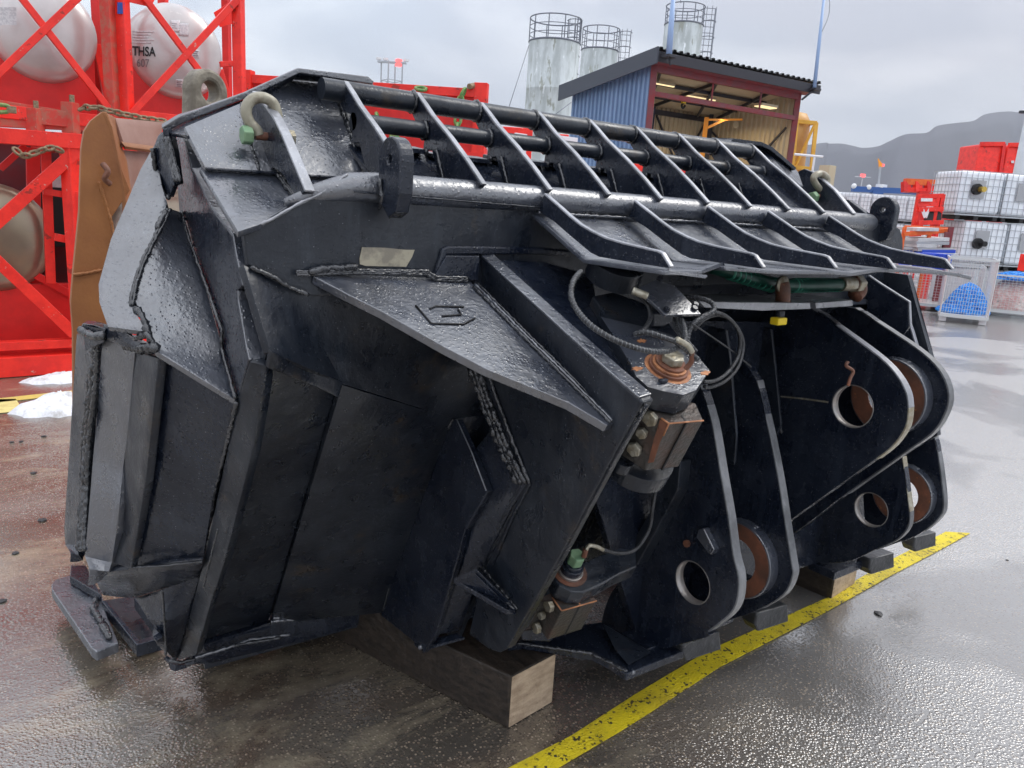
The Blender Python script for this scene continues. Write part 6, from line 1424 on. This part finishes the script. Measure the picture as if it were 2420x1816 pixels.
rope_heap(cS-RV*.14-DV*.05, .36, .34, .15, M['blue_rope'], 'low coils of blue rope at the left in the middle basket', n=26, r=.017, seed=3)
rope_heap(cL+RV*.1, .4, .38, .32, M['blue_rope'], 'blue rope in the left basket beside the edge of the black bucket', n=26, r=.017, seed=4)
rope_heap(cR, .5, .5, .6, M['rag_pink'], 'pink and white rags in the right hand basket', n=44, r=.04, seed=5, cat='rags', name='rag_pile')
rope_heap(cR+EZ*.72, .45, .4, .12, M['blue_rope'], 'blue rope lying on top of the right hand basket', n=16, r=.02, seed=6, zb=.05)
tag(box('float', P('G', 1740, 1000, 'd', 14), .12, .12, .3, M['red_paint']), 'red and blue float above the right hand basket', 'float')
# orange rack with stacked boards
dO = 16.5
t = thing('orange_rack', 'orange steel rack holding stacked white boards in front of the totes', 'rack', (gp(800, 1000, dO).x, gp(800, 1000, dO).y, 0))
def zpost(x, y, m=M['orange_paint'], w=.07, d=dO, name='rack_post'):
    a = gp(x, y, d); beam(name, Vector((a.x, a.y, 0)), a, w, w, m, t)
zpost(575, 650); zpost(815, 720); zpost(1030, 650, M['red_steel'], .09); zpost(985, 700, M['red_steel'])
beam('rack_rail', gp(560, 720, dO), gp(830, 705, dO-.05), .07, .09, M['orange_paint'], t); beam('rack_rail', gp(820, 700, dO), gp(1040, 680, dO+.2), .07, .09, M['orange_paint'], t); beam('rack_rail', gp(575, 650, dO+.5), gp(1040, 670, dO+.6), .06, .07, M['orange_paint'], t)
random.seed(11)
for i, (x0, x1, y, mm) in enumerate(((590, 800, 670, 'board_white'), (600, 900, 765, 'board_white'), (585, 900, 800, 'plate_grey'), (590, 780, 830, 'board_white'), (600, 950, 860, 'plate_grey'), (640, 960, 885, 'blue_plastic'), (650, 980, 910, 'board_white'), (600, 940, 940, 'board_white'))):
    a, b_ = gp(x0, y+random.uniform(-6, 6), dO+.3), gp(x1, y+random.uniform(-10, 10), dO+.3)
    o = beam('stacked_board', a, b_, .9, .07, M[mm]); tag(o, ['top white board of the stack in the orange rack', 'second white board lying in the orange rack', 'grey board third from the top in the rack', 'short white board fourth from the top', 'grey board fifth from the top in the rack', 'blue plastic board near the bottom of the rack', 'white board directly below the blue one', 'lowest white board of the stack'][i], 'board', 'boards stacked in the orange rack')
for i, x in enumerate((665, 790, 890)):
    a = gp(x, 985, dO-1.0); tag(box('blue_crate', Vector((a.x, a.y, a.z)), .42, .4, .3, M['blue_plastic']), ['left', 'middle', 'right'][i]+' of the blue crates under the stacked boards', 'crate', 'blue crates under the boards')
# red cabinet frame between totes
dR = 18
t = thing('red_rack', 'red steel rack with white label plate and black fittings between the tote stacks', 'rack', (gp(820, 620, dR).x, gp(820, 620, dR).y, 0))
def rp(x, y, o=0): return gp(x, y, dR+o)
for (x0, y0, x1, y1) in ((715, 340, 685, 660), (900, 340, 870, 660), (950, 330, 925, 620)):
    a, b_ = rp(x0, y0), rp(x1, y1); beam('post', a, Vector((a.x, a.y, 0)), .09, .09, MR, t)
for y in (350, 480, 610): beam('cross_rail', rp(705, y), rp(950, y-5), .07, .10, MR, t)
prism('head_panel', [rp(712, 345), rp(905, 345), rp(890, 450), rp(700, 450)], DV*.03, MR, t)
prism('white_plate', [rp(735, 368, -.06), rp(848, 370, -.06), rp(846, 402, -.06), rp(733, 400, -.06)], DV*.01, M['sticker_white'], t)
prism('black_panel', [rp(905, 360, .05), rp(950, 360, .05), rp(930, 600, .05), rp(888, 600, .05)], DV*.02, M['ink'], t); prism('black_panel', [rp(800, 465, .05), rp(870, 462, .05), rp(850, 590, .05), rp(760, 590, .05)], DV*.02, M['ink'], t)
beam('white_v_bar', rp(740, 460, .0), rp(775, 560, .0), .05, .07, M['white_paint'], t); beam('white_v_bar', rp(812, 460, .0), rp(775, 560, .0), .05, .07, M['white_paint'], t)
# red baskets on top in the distance
dT = 26
def tp2_(x, y, o=0): return gp(x, y, dT+o)
for i, (x0, x1, lab) in enumerate(((570, 935, 'left red transport basket with orange top rail above the totes'), (935, 1150, 'middle red transport basket above the totes'), (1150, 1475, 'right red transport basket with orange top rail'), (1475, 1640, 'small red and grey basket beside the light pole'))):
    t = thing('transport_basket', lab, 'basket', tuple(tp2_(x0, 300)), 'red baskets above the totes')
    beam('top_rail', tp2_(x0, 205), tp2_(x1, 222), .18, .2, M['orange_paint'] if i in (0, 2) else MR, t); beam('bottom_rail', tp2_(x0+10, 285), tp2_(x1, 300), .15, .15, MR, t)
    nn = 3
    for k in range(nn+1): x = x0+15+(x1-x0-25)*k/nn; beam('post', tp2_(x, 210), tp2_(x, 310), .28, .16, MR if k % 2 else MP, t)
    prism('back_panel', [tp2_(x0+10, 215, 1.6), tp2_(x1, 225, 1.6), tp2_(x1, 330, 1.6), tp2_(x0+10, 320, 1.6)], DV*.05, M['red_steel'], t)
    b_ = tp2_((x0+x1)/2, 300); 
    beam('support_leg', b_, Vector((b_.x, b_.y, 0)), .3, .3, MP, t)
for i, pts in enumerate((((1270, -30), (1520, -30), (1492, 205), (1250, 200)), ((1535, -30), (1680, -30), (1650, 215), (1515, 205)))):
    q4 = [tp2_(x, y, 1.0) for x, y in ((1258, 265-380/.24096*0) if False else p for p in pts)]
    t = thing('red_bin', ['tall red tipping bin, left of the pair in front of the mountain', 'tall red tipping bin with stickers, right of the pair by the light pole'][i], 'bin', tuple(q4[3]), 'tall red bins')
    q4[0] = P('S', [2316, 2383][i], [341, 343][i], 'd', dT+1); q4[1] = P('S', [2372, 2412][i], [341, 343][i], 'd', dT+1)
    prism('front_panel', q4, DV*1.3, MR, t, w=.05); beam('rim', q4[0]-DV*.03, q4[1]-DV*.03, .12, .14, MR, t); beam('side_stiffener', q4[1]-DV*.04, q4[2]-DV*.04, .1, .12, MP, t)
    b_ = (q4[2]+q4[3])/2; beam('support_leg', b_+DV*.3, Vector((b_.x, b_.y, 0))+DV*.3, .4, .4, MP, t)
    if i:
        for x, y in ((2390, 380), (2397, 400)): prism('sticker', [P('S', x, y, 'd', dT+.95), P('S', x+7, y, 'd', dT+.95), P('S', x+7, y+6, 'd', dT+.95), P('S', x, y+6, 'd', dT+.95)], DV*.01, M['sticker_grey'], t, w=0)
# blue boom on the quay with white globes, flag, small mast
dB = 60
t = thing('blue_boom', 'long blue steel boom with white globes behind the far totes', 'boom', tuple(gp(300, 330, dB)))
beam('boom', gp(60, 278, dB), gp(570, 300, dB), .5, .42, M['blue_steel'], t); beam('boom_tip', gp(570, 305, dB), gp(780, 318, dB), .4, .34, M['blue_steel'], t)
for x, y in ((75, 250), (220, 262)):
    c = gp(x, y, dB-.2); bm = bmesh.new(); bmesh.ops.create_uvsphere(bm, u_segments=16, v_segments=10, radius=.2, matrix=Matrix.Translation(c)); link('globe', mesh_from(bm, 'globe', True), M['white_paint'], t)
c = gp(300, 300, dB); beam('support', c, Vector((c.x, c.y, 0)), .8, .8, M['blue_steel'], t)
t = thing('flag_mast', 'short mast with orange pennant behind the far totes', 'flag', tuple(gp(345, 260, dB)))
a = gp(345, 265, dB); b_ = gp(330, 60, dB); tube('mast', Vector((a.x, a.y, 0)), gp(335, 60, dB), .08, M['mast_steel'], t, n=8)
prism('pennant', [P('S', 2076, 375, 'd', dB), P('S', 2089, 393, 'd', dB), P('S', 2079, 399, 'd', dB)], DV*.15, M['flag_orange'], t, w=0); box('red_lamp', P('S', 2087, 391, 'd', dB), .14, .14, .18, M['lamp_red'], t); box('head', gp(345, 250, dB), .8, .5, .25, M['white_paint'], t)
t = thing('lamp_mast', 'far thin lamp mast with red light left of the pennant', 'mast', tuple(gp(165, 260, 90)))
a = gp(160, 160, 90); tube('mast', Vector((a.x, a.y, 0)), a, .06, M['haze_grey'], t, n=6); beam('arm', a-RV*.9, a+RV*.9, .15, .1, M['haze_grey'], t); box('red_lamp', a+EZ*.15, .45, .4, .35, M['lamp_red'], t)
# light pole at the right edge
t = thing('light_pole', 'pale grey tapered light pole at the right edge behind the baskets', 'pole', (P('S', 2441, 300, 'd', 24).x, P('S', 2441, 300, 'd', 24).y, 0))
pt0 = P('S', 2441, 300, 'd', 24); top0 = P('S', 2441, 268, 'd', 24); r_ = .30
sweep('shaft', [Vector((pt0.x, pt0.y, 0)), Vector((pt0.x, pt0.y, top0.z*.5)), Vector((pt0.x, pt0.y, top0.z))], [r_*1.05, r_, r_*.9], M['grey_light'], t, n=24)
beam('arm', Vector((pt0.x, pt0.y, top0.z))-RV*.5, Vector((pt0.x, pt0.y, top0.z))+RV*.8, .1, .08, M['dark_steel'], t)
# stones and debris on the yard
random.seed(5); k = 0
spots = [('E', 2150, 1105, .017), ('B', 210, 465, .015), ('B', 55, 493, .014), ('B', 100, 490, .014), ('B', 160, 640, .016), ('B', 205, 862, .018), ('B', 72, 1018, .014), ('B', 8, 1245, .015), ('D', 2160, 1650, .008)]
for s_ in spots:
    c = P(s_[0], s_[1], s_[2], 'Z', 0); bm = bmesh.new(); bmesh.ops.create_icosphere(bm, subdivisions=1, radius=s_[3])
    for v in bm.verts: v.co = Vector((v.co.x*random.uniform(.8, 1.6), v.co.y*random.uniform(.8, 1.4), v.co.z*.35+s_[3]*.3))+c
    lb = ['dark stone on the right just past the yellow line', 'topmost small stone left of the side blade', 'leftmost of the two flat stones below the snow', 'small stone right of the pair below the snow', 'flat stone in the middle of the brown stain at the left', 'largest flat stone beside the foot of the side blade', 'stone on the grey patch at the left above the lip', 'stone cut by the left edge of the photo', 'tiny dark stone alone on the wet asphalt at the right'][k]; k += 1
    tag(link('pebble', mesh_from(bm, 'p'), M['stone_dark']), lb, 'stone', 'small stones on the wet yard')
# haze over the whole place
bm = bmesh.new(); add_box(bm, (1500, 1500, 399), 9800, 9800, 800)
hz = link('haze', mesh_from(bm, 'haze'), None); hz['kind'] = 'stuff'
mh = bpy.data.materials.new('haze_air'); mh.use_nodes = True; nh = mh.node_tree; nh.nodes.clear()
oh = nh.nodes.new('ShaderNodeOutputMaterial'); vh = nh.nodes.new('ShaderNodeVolumePrincipled'); vh.inputs['Color'].default_value = (.80, .84, .92, 1); vh.inputs['Density'].default_value = .00015
nh.links.new(vh.outputs[0], oh.inputs['Volume']); hz.data.materials.append(mh)
cam.data.clip_end = 12000
